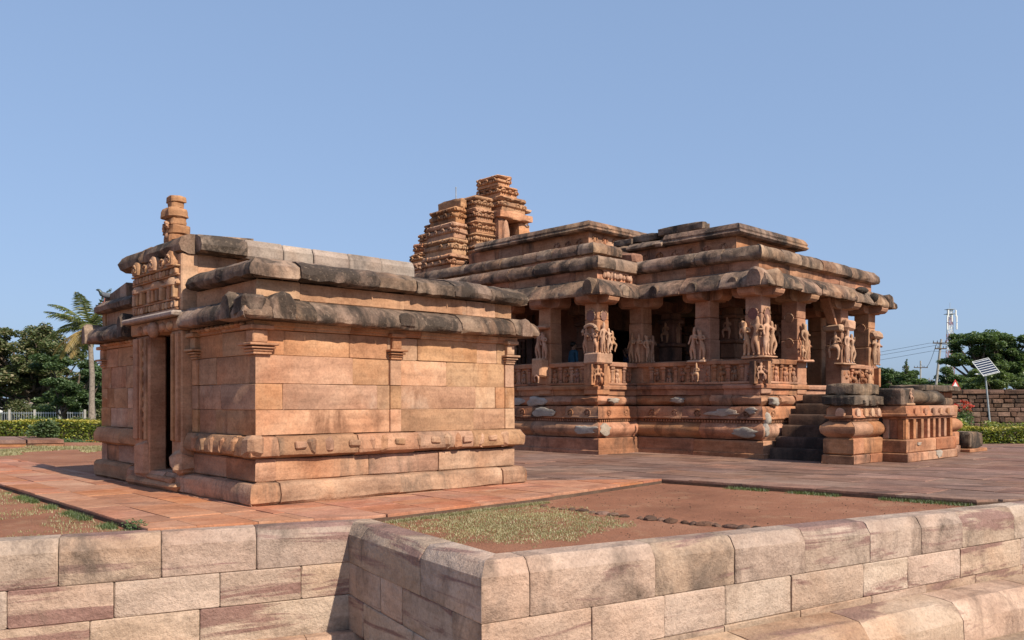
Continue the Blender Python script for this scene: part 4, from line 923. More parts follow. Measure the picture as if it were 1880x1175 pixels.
# ------------------------------------------------------------------ masonry that flanks the steps
def rect(u0, u1, v0, v1): return [(u0, v1), (u0, v0), (u1, v0), (u1, v1)]
def T_thing(name, label, cat, group=None): return thing(name, label, cat, TO, TA, group)
def moulded(th, u0, u1, v0, v1, layers, mean=1.2):
    MB().box(u0+.2, u1-.2, v0+.2, v1-.2, 0, 1.25).obj('core', M['core'], th)
    for prof, mat, k in layers: course(th, 'stone', rect(u0, u1, v0, v1), prof, mat, mean, closed=True, **k)
kum = lambda z0, z1: [(-.3, z0), (-.08, z0), (-.02, z0+.05), (.05, z0+(z1-z0)*.3), (.07, z0+(z1-z0)*.5), (.05, z0+(z1-z0)*.72), (-.03, z1-.03), (-.08, z1), (-.3, z1)]
p1 = T_thing('stair_pier', 'moulded sandstone pier with black crusted top stones beside the dark steps', 'pier')
moulded(p1, -.56, 1.0, -2.46, -1.76, [(flat_prof(0, .21, -.3, .02, .02), M['temple'], dict(rough=.006, jo=.004)), (flat_prof(.215, .585, -.3, 0, .03), M['temple'], dict(rough=.006, jo=.004)),
    (kum(.59, .96), M['temple'], dict(rough=.005, jo=.004)), (flat_prof(.965, 1.02, -.3, -.1, .005), M['temple'], {}), ([(-.3, 1.03), (-.04, 1.03), (-.01, 1.05), (-.01, 1.09), (-.05, 1.11), (-.06, 1.25), (-.12, 1.31), (-.3, 1.31)], M['temple'], dict(rough=.012, jo=.01, step=.3))], 1.0)
rough_block(-.60, 1.02, -2.5, -1.72, 1.315, 1.55).obj('cap_stone', M['crust'], p1, 50); rough_block(-.42, .98, -2.4, -1.74, 1.55, 1.82).obj('cap_stone', M['crust'], p1, 50)
for u in (-.3, .1, .45, .8): kudu(p1, (u, -2.48, 1.08), 'u', .17, .18, .08, M['carving'], 'carved_arch')
kudu(p1, (-.58, -2.15, 1.08), 'v', .2, .19, .08, M['carving'], 'carved_arch')
for u in (-.1, .25, .6): MB().cbox(u-.07, u+.07, -2.53, -2.45, 1.34, 1.44, .02, .01).obj('carved_block', M['crust'], p1)
m = MB()
for p, d, n in side_pts((-.56, -2.46), (1.0, -2.46), .07, -.09): m.box(p.x-.016, p.x+.016, p.y-.045, p.y, .97, 1.015)
m.obj('dentil_band', M['temple'], p1)
pd = T_thing('panelled_pedestal', 'low sandstone pedestal with a row of recessed panels right of the crusted pier', 'pedestal')
moulded(pd, .97, 4.2, -3.02, -2.3, [(flat_prof(0, .21, -.3, .03, .02), M['temple'], dict(rough=.006, jo=.004)), (flat_prof(.215, .53, -.3, -.01, .03), M['temple'], dict(rough=.008, jo=.004)),
    (flat_prof(.53, 1.0, -.4, -.16, .01), M['temple'], {}), (flat_prof(1.0, 1.05, -.3, -.11, .005), M['temple'], {}), ([(-.4, 1.055), (-.03, 1.055), (.01, 1.07), (.01, 1.12), (-.03, 1.14), (-.04, 1.26), (-.06, 1.31), (-.4, 1.32)], M['temple'], dict(rough=.008, jo=.006))], 1.6)
for u in (1.16, 1.62, 2.1, 2.5, 2.86, 3.22, 3.6, 4.02): MB().cbox(u-.07, u+.07, -2.96, -2.8, .535, .995, .01).obj('panel_pilaster', M['temple'], pd)
for v in (-2.85, -2.5): MB().cbox(1.06, 1.2, v-.07, v+.07, .535, .995, .01).obj('panel_pilaster', M['temple'], pd)
m = MB()
for p, d, n in side_pts((.97, -3.02), (4.2, -3.02), .07, -.1): m.box(p.x-.016, p.x+.016, p.y-.045, p.y, 1.003, 1.047)
m.obj('dentil_band', M['temple'], pd)
for u in (1.5, 2.1, 2.6, 3.1, 3.6): kudu(pd, (u, -3.05, 1.10), 'u', .15, .16, .06, M['temple'], 'carved_arch')
patch_keep = pl; pl = pd; patch(2.9, -3.05, .14, 'f', .3, .12, .01); patch(1.7, -3.02, .42, 'f', .18, .06, .01); pl = patch_keep
b1 = T_thing('carved_block', 'square carved stone block at the left end on top of the panelled pedestal', 'stone block')
MB().cbox(1.0, 1.75, -2.9, -2.3, 1.322, 1.72, .03, .012).obj('block', M['crust'], b1); put_fig(b1, 3, 1.45, -2.92, 1.35, 'f', .36); MB().cbox(1.2, 1.7, -2.94, -2.86, 1.325, 1.37, .01).obj('figure_base', M['carving'], b1)
b2 = T_thing('rounded_stone', 'long rounded weathered stone lying in the middle of the panelled pedestal', 'stone block')
MB().loft([[(u, -2.62+w_*math.cos(t)*.3, 1.325+max(0, h*(.5+.5*math.sin(t)))) for t in [2*math.pi*k/12 for k in range(12)]][::-1] for u, w_, h in ((1.80, .85, .36), (2.1, 1.0, .38), (2.6, 1.0, .38), (2.95, .9, .33), (3.1, .5, .2))]).obj('stone', M['crust'], b2, 50)
b3 = T_thing('broken_stone', 'small lumpy broken stone at the right end of the panelled pedestal', 'stone block')
MB().loft([[(u, -2.6+w_*math.cos(t)*.28, 1.325+max(0, h*(.5+.5*math.sin(t)))) for t in [2*math.pi*k/12 for k in range(12)]][::-1] for u, w_, h in ((3.15, .5, .2), (3.3, .95, .36), (3.65, 1.0, .38), (3.9, .9, .3), (4.0, .5, .2))]).obj('stone', M['crust'], b3, 50)
p3 = T_thing('stair_pier', 'weathered sandstone pier with a flat overhanging cap stone behind the panelled pedestal', 'pier')
moulded(p3, 4.35, 6.1, -2.46, -1.76, [(flat_prof(0, .21, -.3, .02, .02), M['temple'], dict(rough=.006)), (flat_prof(.215, .585, -.3, 0, .03), M['temple'], dict(rough=.008)), (kum(.59, .96), M['temple'], dict(rough=.006)), (flat_prof(.965, 1.3, -.3, -.05, .03), M['temple'], dict(rough=.02, jo=.015)),
    (flat_prof(1.305, 1.5, -.3, -.12, .04), M['crust'], dict(rough=.02)), (flat_prof(1.505, 1.68, -.3, -.14, .03), M['temple'], dict(rough=.015))], 1.1)
rough_block(3.2, 6.0, -2.55, -1.7, 1.685, 1.84).obj('cap_stone', M['crust'], p3, 50)
b4 = T_thing('stone_block', 'low squared stone block on the paving at the far right of the piers', 'stone block')
rough_block(6.35, 7.4, -2.66, -2.0, .10, .56).obj('block', M['crust'], b4, 50); MB().cbox(6.2, 7.6, -2.72, -1.9, 0, .10, .02, .01).obj('base_slab', M['temple'], b4)

# ------------------------------------------------------------------ people in the porch
def human(name, label, loc, rz, h, shirt, arm):
    k = h/1.7
    V = [(0, 0, .95), (0, .0, 1.12), (0, .0, 1.35), (0, 0, 1.46), (0, -.01, 1.54), (0, -.02, 1.62), (0, -.01, 1.67)]; r = [(.15, .11), (.14, .10), (.155, .10), (.055, .055), (.07, .08), (.078, .092), (.05, .06)]
    E_ = [(i, i+1) for i in range(6)]
    def chain(s, pts, rr):
        q = s
        for p, a in zip(pts, rr): V.append(p); r.append(a); E_.append((q, len(V)-1)); q = len(V)-1
        return q
    chain(5, [(0, -.115, 1.59)], (.02,))                                     # nose
    for s in (-1, 1): chain(5, [(s*.085, .0, 1.60)], (.02,))                 # ears
    for s in (-1, 1): chain(0, [(s*.09, 0, .80), (s*.10, -.01, .48), (s*.10, .02, .10), (s*.11, -.12, .04)], (.085, .06, .045, .04))
    for s in (-1, 1):
        hand = (s*.24, -.06, .80) if not (arm and s == 1) else (.10, -.20, 1.50); elb = (s*.25, .02, 1.08) if not (arm and s == 1) else (.22, -.12, 1.22)
        wr = tuple(a+(b-a)*.82 for a, b in zip(elb, hand)); e = chain(2, [(s*.19, 0, 1.38), elb, wr, hand], (.06, .045, .032, .03))
        d = Vector(hand)-Vector(wr); d.normalize(); sd = d.cross(Vector((0, 1, .2))).normalized()
        for f, L_ in ((-1.5, .06), (-.5, .08), (.5, .085), (1.5, .07)):
            p = Vector(hand)+sd*f*.017; chain(e, [tuple(p+d*.035), tuple(p+d*(.035+L_*.6)+Vector((0, .01, 0)))], (.009, .008))
        p = Vector(wr)+sd*-.03; chain(e, [tuple(p+d*.04), tuple(p+d*.08)], (.010, .009))
    V = [(a*k, b*k, c*k) for a, b, c in V]; r = [tuple(x*k for x in (q if hasattr(q, '__len__') else (q, q))) for q in r]
    hz = lambda c: 0 if (c.z > 1.44*k or (abs(c.x) > .2*k and c.z < .98*k) or (arm and c.x > .05*k and c.y < -.13*k and c.z > 1.3*k)) else (1 if c.z > .93*k else 2)
    me = skin_mesh(name, V, E_, r, [M['skin'], shirt, M['trouser']], 2, 0, hz)
    t = thing('person', label, 'person', loc, rz); link('body', me, t)
    m = MB(); m.lathe([(.05*k, 1.55*k), (.092*k, 1.60*k), (.10*k, 1.66*k), (.07*k, 1.72*k), (.02*k, 1.735*k)], (0, .025*k), 12, sy=1.1).obj('hair', M['hair'], t, 60)
    return t
u_, v_ = .29, 6.29; human('person_body_a', 'person in a dark teal shirt seen from behind between two porch pillars', (*wl(TO, TA, .12, 6.45), 1.75), rad(120), 1.45, M['shirt'], False)
human('person_body_b', 'person in a dark navy shirt raising a hand to the face inside the porch', (*wl(TO, TA, 2.16, 6.0), 1.6), rad(-70), 1.56, M['shirt2'], True)

# ------------------------------------------------------------------ pigeon on the gate shrine roof
pg = thing('pigeon', 'small dark pigeon perched on the roof edge of the gate shrine', 'bird', (*wl(GO, GA, .10, 6.28), 3.265), rad(-60))
me = skin_mesh('pigeon_body', [(0, 0, .13), (0, .09, .12), (0, .2, .08), (0, -.06, .17), (0, -.09, .23), (0, -.12, .235), (0, -.15, .23)], [(0, 1), (1, 2), (0, 3), (3, 4), (4, 5), (5, 6)], [(.06, .06), (.05, .045), (.03, .012), (.042, .042), (.03, .03), (.024, .024), (.006, .006)], [M['bird'], M['bird_n']], 2, 0, lambda c: 1 if c.y < -.05 else 0)
link('body', me, pg)
for s in (-1, 1):
    MB().ball((s*.052, .06, .14), (.014, .10, .045), 8, 6).obj('wing', M['bird'], pg, 60); MB().tube([(s*.025, 0, .09), (s*.025, -.01, .0), (s*.025, -.04, .0)], .006, 5).obj('leg', M['pinkw'], pg)

ORD = 'first second third fourth fifth sixth seventh eighth ninth tenth eleventh twelfth thirteenth'.split()
# ------------------------------------------------------------------ edging stones and bits on the red earth
for k in range(13):
    t = k/12; x = 1.63+(3.05-1.63)*t+R(-.02, .02); y = 10.74+(9.56-10.74)*t+R(-.03, .03); s = R(.045, .09)
    m = MB(); m.ball((0, 0, s*.1), (s*R(.9, 2.2), s*R(.7, 1.2), s*.55), 9, 6, .22)
    o = m.obj('edging_stone', M['rubble'], None, 40); o.location = (x, y, -.085); o.rotation_euler = (0, 0, R(0, 3)); tag(o, ORD[k]+' dark stone from the left in the row across the red earth bed', 'stone', 'row of stones across the red earth')
for k in range(9):
    t = k/8; x = .45+(1.45-.45)*t; y = 11.95-(1.05)*t+R(-.05, .05); s = R(.03, .06)
    m = MB(); m.ball((0, 0, s*.2), (s*R(1, 2), s, s*.6), 8, 5, .2); o = m.obj('embedded_stone', M['rubble'], None, 40); o.location = (x, y, -.085); tag(o, ORD[k]+' small flat stone from the left sunk in the earth beside the dry grass', 'stone', 'sunken stones by the grass patch')
m = MB()
for k in range(420):
    x, y = wl(TO, TA, R(-12, -5.9), R(-7, -1.5))
    if (Vector((x, y))-OC).dot(nV) < .6 or (Vector((x, y))-OC).dot(nR) < .6: continue
    m.ball((x, y, -.085), (R(.004, .011),)*3, 5, 3, .2)
struct(m.obj('pebbles', M['rubble']), 'stuff')

# ------------------------------------------------------------------ vegetation
def leaves(m, c, rx, ry, rz, n, size, shell=.55, flat=.5):
    for _ in range(n):
        while True:
            p = Vector((R(-1, 1), R(-1, 1), R(-1, 1)))
            if shell*shell < p.length_squared < 1 or (p.length_squared < 1 and random.random() < .15): break
        q = Vector((c[0]+p.x*rx, c[1]+p.y*ry, c[2]+p.z*rz)); a = Vector((R(-1, 1), R(-1, 1), R(-flat, flat))).normalized(); b = a.cross(Vector((R(-1, 1), R(-1, 1), 1)).normalized()).normalized(); s = size*R(.6, 1.3)
        m.add([q-a*s, q-b*s*.5, q+a*s, q+b*s*.5], [(0, 1, 2, 3)])
def tree(label, base, H, clumps, trunk_pts, leafmat, size, n, group='trees around the temple', limb=None, name='broadleaf_tree'):
    t = thing(name, label, 'tree', base, 0, group)
    m = MB(); m.tube(trunk_pts, [max(.04, .05*H*(1-.75*i/len(trunk_pts))) for i in range(len(trunk_pts))], 8)
    top = Vector(trunk_pts[-1])
    for c, r in clumps:
        s0 = Vector(trunk_pts[random.randrange(len(trunk_pts)//2, len(trunk_pts))]); e = Vector(c); mid = (s0+e)/2+Vector((R(-.2, .2), R(-.2, .2), -.08*H))
        m.tube([s0, mid, e], [.02*H, .013*H, .004*H], 6)
    m.obj('trunk', M['bark'], t)
    m = MB(); tot = sum(r[0]*r[1] for _, r in clumps)
    for c, r in clumps:
        k = max(60, int(n*r[0]*r[1]/tot))
        for _ in range(max(3, int(r[0]*4))):          # twiggy sub-clumps give light and dark lumps
            d = Vector((R(-1, 1), R(-1, 1), R(-.8, 1))); d = d.normalized()*R(.35, .95)
            q = (c[0]+d.x*r[0], c[1]+d.y*r[1], c[2]+d.z*r[2]); leaves(m, q, r[0]*.55, r[1]*.55, r[2]*.48, k//max(3, int(r[0]*4)), size, .1)
    m.obj('crown', leafmat, t); return t
def crown(cx, cz, wx, wz, dy, n, r):
    out = []
    for _ in range(n):
        a = R(0, 2*math.pi); q = math.sqrt(R(0, 1)); out.append(((cx+wx*q*math.cos(a), R(-dy, dy), cz+wz*q*math.sin(a)), (r*R(.7, 1.25), r*R(.7, 1.2), r*R(.5, .85))))
    return out
def gx(px, D, z=-.22): return ((px-940)/1550*D, D, z)
tree('big spreading tree with thin reddish brown pods at the far left', gx(60, 65), 8, crown(-.8, 5.0, 4.2, 2.0, 2.5, 46, 1.15)+crown(.3, 3.2, 4.8, .9, 2, 18, 1.0), [(0, 0, 0), (.1, 0, 1.0), (.5, .1, 1.9), (.9, 0, 2.8)], M['leaf_olive'], .14, 52000)
tree('dense dark green tree in the shade behind the palm trunk', gx(128, 58), 6, crown(.3, 3.0, 2.3, 1.9, 1.5, 22, .95), [(0, 0, 0), (0, 0, .9), (.1, 0, 2.0)], M['leaf_dark'], .13, 20000)
tree('tree with drooping foliage showing between the palm and the gate shrine', gx(172, 75), 6, crown(0, 2.7, 1.8, 1.6, 1.5, 14, 1.0), [(0, 0, 0), (0, 0, 1), (0, .1, 2.2)], M['leaf_mid'], .14, 12000)
tree('small dark tree with a pale slim trunk behind the left hedge', gx(115, 48), 4, crown(.05, 1.9, 1.1, .8, .8, 12, .6), [(0, 0, 0), (.05, 0, .7), (0, 0, 1.3)], M['leaf_dark'], .09, 9000)
tree('low dark tree filling the left edge below the big tree', gx(10, 70), 5, crown(-.5, 2.6, 2.6, 1.2, 1.5, 12, 1.0), [(0, 0, 0), (0, 0, .9), (.1, 0, 1.8)], M['leaf_mid'], .14, 12000)
tree('tall rounded tree with an open crown right of the telecom mast', gx(1806, 70), 9, crown(.15, 5.6, 2.9, 1.8, 2, 38, 1.0)+crown(2.4, 4.2, 1.4, 1.0, 1.5, 8, .9), [(-.9, 0, 0), (-1.0, 0, 1.8), (-.5, 0, 3.0), (.2, 0, 4.2)], M['leaf_mid'], .13, 34000)
tree('feathery pale green scrub tree behind the solar lamp', gx(1850, 62), 5, crown(.2, 2.9, 3.0, 1.0, 1.5, 18, .85), [(0, 0, 0), (0, 0, 1), (.2, 0, 2.0)], M['leaf_light'], .10, 20000)
tree('conical dark green tree above the stone wall', gx(1664, 84), 6, [((R(-.06, .06), R(-.06, .06), 2.4+.17*k), (1.35-.068*k, 1.3-.066*k, .42)) for k in range(19)], [(0, 0, 0), (0, 0, 2), (0, 0, 5.2)], M['leaf_mid'], .09, 12000)
for k, (px, D, h, wd, mt, lb) in enumerate(((1630, 80, 5.3, 1.5, 'leaf_dark', 'dark rounded tree just right of the porch eave'), (1648, 90, 5.4, 1.9, 'leaf_mid', 'broad green tree behind the conical tree'), (1684, 92, 5.3, 1.9, 'leaf_dark', 'low green tree behind the two utility poles'), (1733, 85, 5.4, 1.7, 'leaf_mid', 'round green tree at the base of the telecom mast'),
                               (1770, 78, 4.6, 1.6, 'leaf_light', 'light green bush tree behind the warning sign'), (1872, 80, 6.0, 2.4, 'leaf_mid', 'dense green tree at the far right edge'), (1500, 85, 3.6, 2.5, 'leaf_mid', 'green tree glimpsed between the porch pillars'))):
    tree(lb, gx(px, D), h*1.1, crown(0, h*.62, wd, h*.24, 1.2, 14, .9), [(0, 0, 0), (0, 0, .5*h), (.1, 0, h*.7)], M[mt], .12, 12000)
def bush(name, label, cat, base, rx, ry, rz, mat, n, size, group=None, top=None):
    t = thing(name, label, cat, base, 0, group); m = MB()
    for _ in range(9):
        a = R(0, 6.28); q = R(0, .6); leaves(m, (rx*q*math.cos(a), ry*q*math.sin(a), rz*R(.35, .62)), rx*.5, ry*.5, rz*.42, n//9, size, .3)
    m.obj('foliage', mat, t)
    m = MB()
    for k in range(5): m.tube([(R(-.05, .05), R(-.05, .05), 0), (R(-.4, .4)*rx, R(-.4, .4)*ry, rz*.6)], [.02, .008], 5)
    m.obj('stem', M['bark'], t); return t
def hedge(label, x0, x1, y0, y1, z0, z1, n, nt, size):
    t = thing('hedge', label, 'hedge', ((x0+x1)/2, y0, z0)); cx, W_ = (x0+x1)/2, (x1-x0)/2; H_ = z1-z0
    m = MB(); mt_ = MB()
    for k in range(n+nt):
        top = k >= n; x = R(-W_, W_); y = R(0, y1-y0); z = R(0, H_)
        if top: z = H_+R(-.05, .04)
        else:
            if random.random() < .6: y = abs(random.gauss(0, .06))
        z += .04*noise.noise(Vector((x*1.5+cx, y, 0)))*2; y += .05*noise.noise(Vector((x*2, z*3, 5)))
        a = Vector((R(-1, 1), R(-1, 1), R(-.6, .6))).normalized(); b = a.cross(Vector((R(-1, 1), R(-1, 1), 1)).normalized()).normalized(); s = size*R(.6, 1.3); q = Vector((x, y, z))
        (mt_ if top else m).add([q-a*s, q-b*s*.5, q+a*s, q+b*s*.5], [(0, 1, 2, 3)])
    m.obj('foliage', M['leaf_hedge'], t); mt_.obj('new_shoots', M['leaf_yellow'], t)
    mb = MB().box(-W_+.05, W_-.05, .12, y1-y0-.1, 0, H_-.12); mb.obj('twigs', M['bark'], t)
hedge('long clipped hedge with yellow shoots beyond the red earth at left', -21.5, -12.0, 33.5, 34.6, -.22, .62, 9000, 4500, .06)
hedge('clipped yellow green hedge along the paving at the right edge', 15.1, 21.5, 28.6, 29.6, -.22, .50, 8000, 3200, .05)
for px, D, rx, lb in ((1760, 34, .9, 'round clipped bush beside the red flowers'), (1830, 36, 1.0, 'round clipped bush at the foot of the solar lamp'), (1885, 35, 1.2, 'round clipped bush cut by the right edge')):
    bush('clipped_bush', lb, 'bush', gx(px, D), rx, rx*.8, (.95 if px < 1800 else .85), M['leaf_hedge'], 3000, .05, 'clipped bushes before the stone wall')
bush('ground_shrub', 'grey green low ground shrub between the clipped bushes', 'shrub', gx(1795, 33.5), 1.2, .6, .5, M['leaf_light'], 1800, .05)
fb = bush('flowering_shrub', 'tall shrub with red flowers beside the broken pier', 'shrub', gx(1765, 38), .7, .6, 1.4, M['leaf_mid'], 1500, .06)
m = MB()
for _ in range(14): leaves(m, (R(-.6, .5), R(-.3, .2), R(1.25, 1.75)), .14, .14, .09, 22, .05, .1)
struct(m.obj('flowers', M['flower_r'], fb), 'stuff')
for px, D, rx, rz, mt, lb in ((85, 29.8, .75, 1.0, 'leaf_mid', 'leafy green shrub at the corner of the low stone platform'), (75, 42, 1.3, .95, 'leaf_light', 'pale green shrub behind the long left hedge'), (150, 43, 1.0, .9, 'leaf_olive', 'olive shrub behind the hedge left of the palm'), (22, 44, 1.0, .6, 'leaf_mid', 'dark low shrub near the white van')):
    bush('garden_shrub', lb, 'shrub', gx(px, D, -.15 if D < 31 else -.22), rx, rx*.6, rz, M[mt], 2200, .06)
m = MB()
for _ in range(5200):
    x, y = R(-19.5, -12.4), R(31.2, 33.2); q = Vector((x, y, -.2+R(0, .16))); a = Vector((R(-1, 1), R(-1, 1), R(-.2, .6))).normalized()*R(.03, .06); b = Vector((0, 0, 1)).cross(a).normalized()*.025
    m.mi = 1 if (random.random() < .55 and 31.9 < y < 32.7 and x > -16.3) else 0; m.add([q-a, q-b, q+a, q+b], [(0, 1, 2, 3)])
struct(m.obj('flower_bed', [M['leaf_mid'], M['flower_o']]), 'stuff')
# palm
pm = thing('coconut_palm', 'coconut palm with yellowing lower fronds beside the gate shrine', 'palm tree', gx(169, 50))
tr = [(0, 0, 0), (-.02, 0, 1.5), (.0, 0, 3.2), (-.1, 0, 5.0), (-.12, 0, 6.0)]
MB().tube(tr, [.26, .17, .15, .14, .13], 10).obj('trunk', M['bark_pale'], pm, 50)
def frond(L_, az, up, droop, mat):
    m = MB(); pts = []; n = 14; p = Vector((-.12, 0, 6.0)); d = Vector((math.cos(az)*math.cos(up), math.sin(az)*math.cos(up), math.sin(up)))
    for k in range(n+1): pts.append(p.copy()); p += d*(L_/n); d.z -= droop/n*(.4+1.6*k/n); d.normalize()
    m.tube(pts, [.03*(1-.8*k/n) for k in range(n+1)], 5)
    for k in range(1, n*3):
        t = k/(n*3)*n; i = min(int(t), n-1); q = pts[i].lerp(pts[i+1], t-i); ax = (pts[i+1]-pts[i]).normalized(); sd = ax.cross(Vector((0, 0, 1))); sd = sd.normalized() if sd.length > .05 else Vector((1, 0, 0)); ll = (.62*math.sin(math.pi*min(1, .12+.85*t/n))+.1)*R(.85, 1.1)
        for s in (-1, 1):
            e = q+(sd*s*.72+ax*.5+Vector((0, 0, -.45*R(.6, 1.4)))).normalized()*ll; mid = q.lerp(e, .5)+Vector((0, 0, .05)); w_ = ax*.028
            m.add([q-w_, q+w_, mid+w_*.9, e, mid-w_*.9], [(0, 1, 2, 3, 4)])
    m.obj('frond', mat, pm)
for k in range(18):
    az = k*2.399; q = k/18; frond(2.9-.5*abs(q-.5), az, 1.25-1.75*q, .9+.5*q, M['palm'] if q < .8 else M['palm_dry'])
frond(2.9, math.pi*1.0, .55, .55, M['palm']); frond(2.8, math.pi*1.05, .1, 1.0, M['palm']); frond(2.6, math.pi*1.1, -.35, 1.1, M['palm_dry']); frond(2.4, math.pi*1.4, -.7, .8, M['palm_dry'])
# grass on the earth
def grass(name, mat, n, fn, h0, h1, w_=.004):
    m = MB()
    for _ in range(n):
        x, y = fn()
        if x is None: continue
        z = -.087; h = R(h0, h1); a = R(0, 6.28); l_ = Vector((math.cos(a), math.sin(a), 0)); s = Vector((-l_.y, l_.x, 0))*w_
        p = Vector((x, y, z)); m.add([p-s, p+s, p+l_*h*R(.2, .9)+Vector((0, 0, h))], [(0, 1, 2)])
    return struct(m.obj(name, mat), 'stuff')
def patch1():
    x, y = R(-1.7, 1.5), R(8.4, 12.3)
    d = noise.noise(Vector((x*1.3, y*1.3, 3)))*.6+noise.noise(Vector((x*4, y*4, 1)))*.45
    ex = (x+.05)/1.45; ey = (y-10.45)/1.75
    # keep behind the coping and in front of the paving edge
    if (Vector((x, y))-OC).dot(nV) < .45 or (Vector((x, y))-OC).dot(nR) < .5: return None, None
    gu = (x-GO.x)*math.cos(GA)+(y-GO.y)*math.sin(GA); gv = -(x-GO.x)*math.sin(GA)+(y-GO.y)*math.cos(GA)
    if gv > -1.75+.0*gu: return None, None
    if 1.0-(ex*ex+ey*ey)+1.15*d < R(.0, .85): return None, None
    return x, y
grass('dry_grass_patch', M['grass_dry'], 60000, patch1, .008, .028, .005)
def patch2():
    x, y = R(-11, -3.9), R(8.2, 16)
    gu = (x-GO.x)*math.cos(GA)+(y-GO.y)*math.sin(GA)
    if gu > -1.72 or (Vector((x, y))-FL2).dot(nL) < .36: return None, None
    d = noise.noise(Vector((x*1.1, y*1.1, 8)))+noise.noise(Vector((x*4, y*4, 2)))*.5
    near = min(1, (-1.72-gu)/1.3); c = (Vector((x, y))-FL2).dot(nL)
    if d+.55-near < .1 and not (c < .8 and d > -.1): return None, None
    return x, y
grass('verge_grass', M['grass_dry'], 40000, patch2, .012, .04, .005)
def edge2():
    t = abs(random.gauss(0, .07)); v = R(-2.5, 5); u = -1.72-t
    if noise.noise(Vector((v*1.2, 0, 4))) < -.1: return None, None
    x, y = wl(GO, GA, u, v); 
    if (Vector((x, y))-FL2).dot(nL) < .34: return None, None
    return x, y
grass('edge_grass', M['grass'], 9000, edge2, .02, .07, .004)
def edge3():
    v = R(-6.6, -1.6); u = -6.32-(v+1.46)*.0914-.02-abs(random.gauss(0, .09)); 
    if noise.noise(Vector((v*1.1, 0, 9)))+(.25 if v < -4 else -.05) < .0: return None, None
    return wl(TO, TA, u, v)
grass('step_grass', M['grass'], 4200, edge3, .02, .065, .004)
def edge4():
    t = R(0, 1); x = -1.55+2.0*t; y = 10.42+2.05*t; return x+R(0, .12), y-R(0, .1)
grass('kerb_grass', M['grass_dry'], 5000, edge4, .015, .045, .005)
def strip5():
    x, y = R(-17, -12.4), R(23, 28.5); d = noise.noise(Vector((x*.5, y*.5, 3)))
    return (x, y) if d > -.05 else (None, None)
grass('far_dry_grass', M['grass_dry'], 16000, strip5, .03, .07, .012)
for x, y in ((-4.25, 9.62), (-4.4, 9.8)):
    m = MB(); leaves(m, (0, 0, .06), .13, .10, .08, 160, .02, .1); o = m.obj('weed', M['leaf_mid']); o.location = (x, y, -.085); tag(o, ('nearer' if x > -4.3 else 'farther')+' of two small green weeds at the edge of the orange paving', 'weed', 'weeds at the paving edge')

# ------------------------------------------------------------------ far left: low platform, fence, van, house
lp = thing('stone_platform', 'low brown stone platform at the left edge of the red earth', 'platform')
P0 = [(-22, 27.2), (-15.0, 28.3), (-16.5, 31.0), (-24, 30.0)]
MB().prism(P0, -.1, .02).obj('core', M['core'], lp)
for k in range(6):
    a, b = k/6, (k+1)/6; f = lambda t, s: (P0[0][0]+(P0[1][0]-P0[0][0])*t+(P0[3][0]-P0[0][0])*s*.5, P0[0][1]+(P0[1][1]-P0[0][1])*t+(P0[3][1]-P0[0][1])*s*.5)
    MB().prism([f(a+.004, -.03), f(b-.004, -.03), f(b-.004, 2.02), f(a+.004, 2.02)], .02, .14).obj('slab', M['pave_p'], lp)
    MB().prism([f(a+.003, -.01), f(b-.003, -.01), f(b-.003, .1), f(a+.003, .1)], -.1, .019).obj('stone', M['temple'], lp)
for px, D, rz, lb in ((30, 62, 1.9, 'dark shrub behind the fence under the big tree'), (75, 63, 1.6, 'rounded shrub behind the middle of the iron fence'), (105, 61, 1.5, 'leafy shrub behind the right part of the iron fence'), (150, 60, 1.7, 'tall shrub behind the hedge just left of the palm trunk'), (178, 58, 1.6, 'shrub filling the gap between palm trunk and gate shrine')):
    bush('garden_shrub', lb, 'shrub', gx(px, D), 1.5, .8, rz, M['leaf_mid' if px % 2 else 'leaf_olive'], 2600, .09)
fe = thing('iron_fence', 'pale iron railing fence with concrete posts under the trees at left', 'fence', gx(50, 52))
for k in range(6): MB().cbox(-4.2+k*1.55-.06, -4.2+k*1.55+.06, -.06, .06, 0, 1.15, .02).obj('post', M['concrete'], fe)
for k in range(52): MB().box(-4.1+k*.15-.012, -4.1+k*.15+.012, -.012, .012, .12, 1.02).obj('bar', M['steel'], fe)
for z in (.2, .92): MB().box(-4.2, 3.6, -.014, .014, z, z+.04).obj('rail', M['steel'], fe)
van = thing('minibus', 'white minibus with dark windows parked beyond the fence at left', 'van', gx(-12, 100), rad(0))
pr = [(-2.4, .35), (-2.4, 1.0), (-2.3, 1.75), (-2.1, 1.98), (1.0, 2.0), (1.5, 1.75), (2.0, 1.1), (2.55, .98), (2.6, .4)]
MB().loft([[(x, y, z) for x, z in pr] for y in (-.85, .85)][::-1]).obj('body', M['white'], van)
for a, b in ((-2.15, -1.2), (-1.1, -.1), (0, .85)): MB().cbox(a, b, -.87, -.84, 1.15, 1.7, .01).obj('window', M['glass'], van)
MB().loft([[(.98, y, 1.16), (1.75, y, 1.16), (1.35, y, 1.72), (.98, y, 1.72)] for y in (-.87, -.845)][::-1]).obj('window', M['glass'], van)
MB().loft([[(1.56, y, 1.7), (2.02, y, 1.12), (2.04, y, 1.14), (1.58, y, 1.72)] for y in (-.75, .75)]).obj('windscreen', M['glass'], van)
for x in (-1.6, 1.7):
    for y in (-.82, .7):
        m = MB().loft([[(x+.34*math.cos(t), yy, .34+.34*math.sin(t)) for t in [2*math.pi*k/16 for k in range(16)]] for yy in (y, y+.16)]); wv = m.obj('wheel', M['tyre'], van, 40)
        MB().loft([[(x+.19*math.cos(t), yy, .34+.19*math.sin(t)) for t in [2*math.pi*k/12 for k in range(12)]] for yy in (y-.012, y+.1)]).obj('rim', M['steel'], wv)
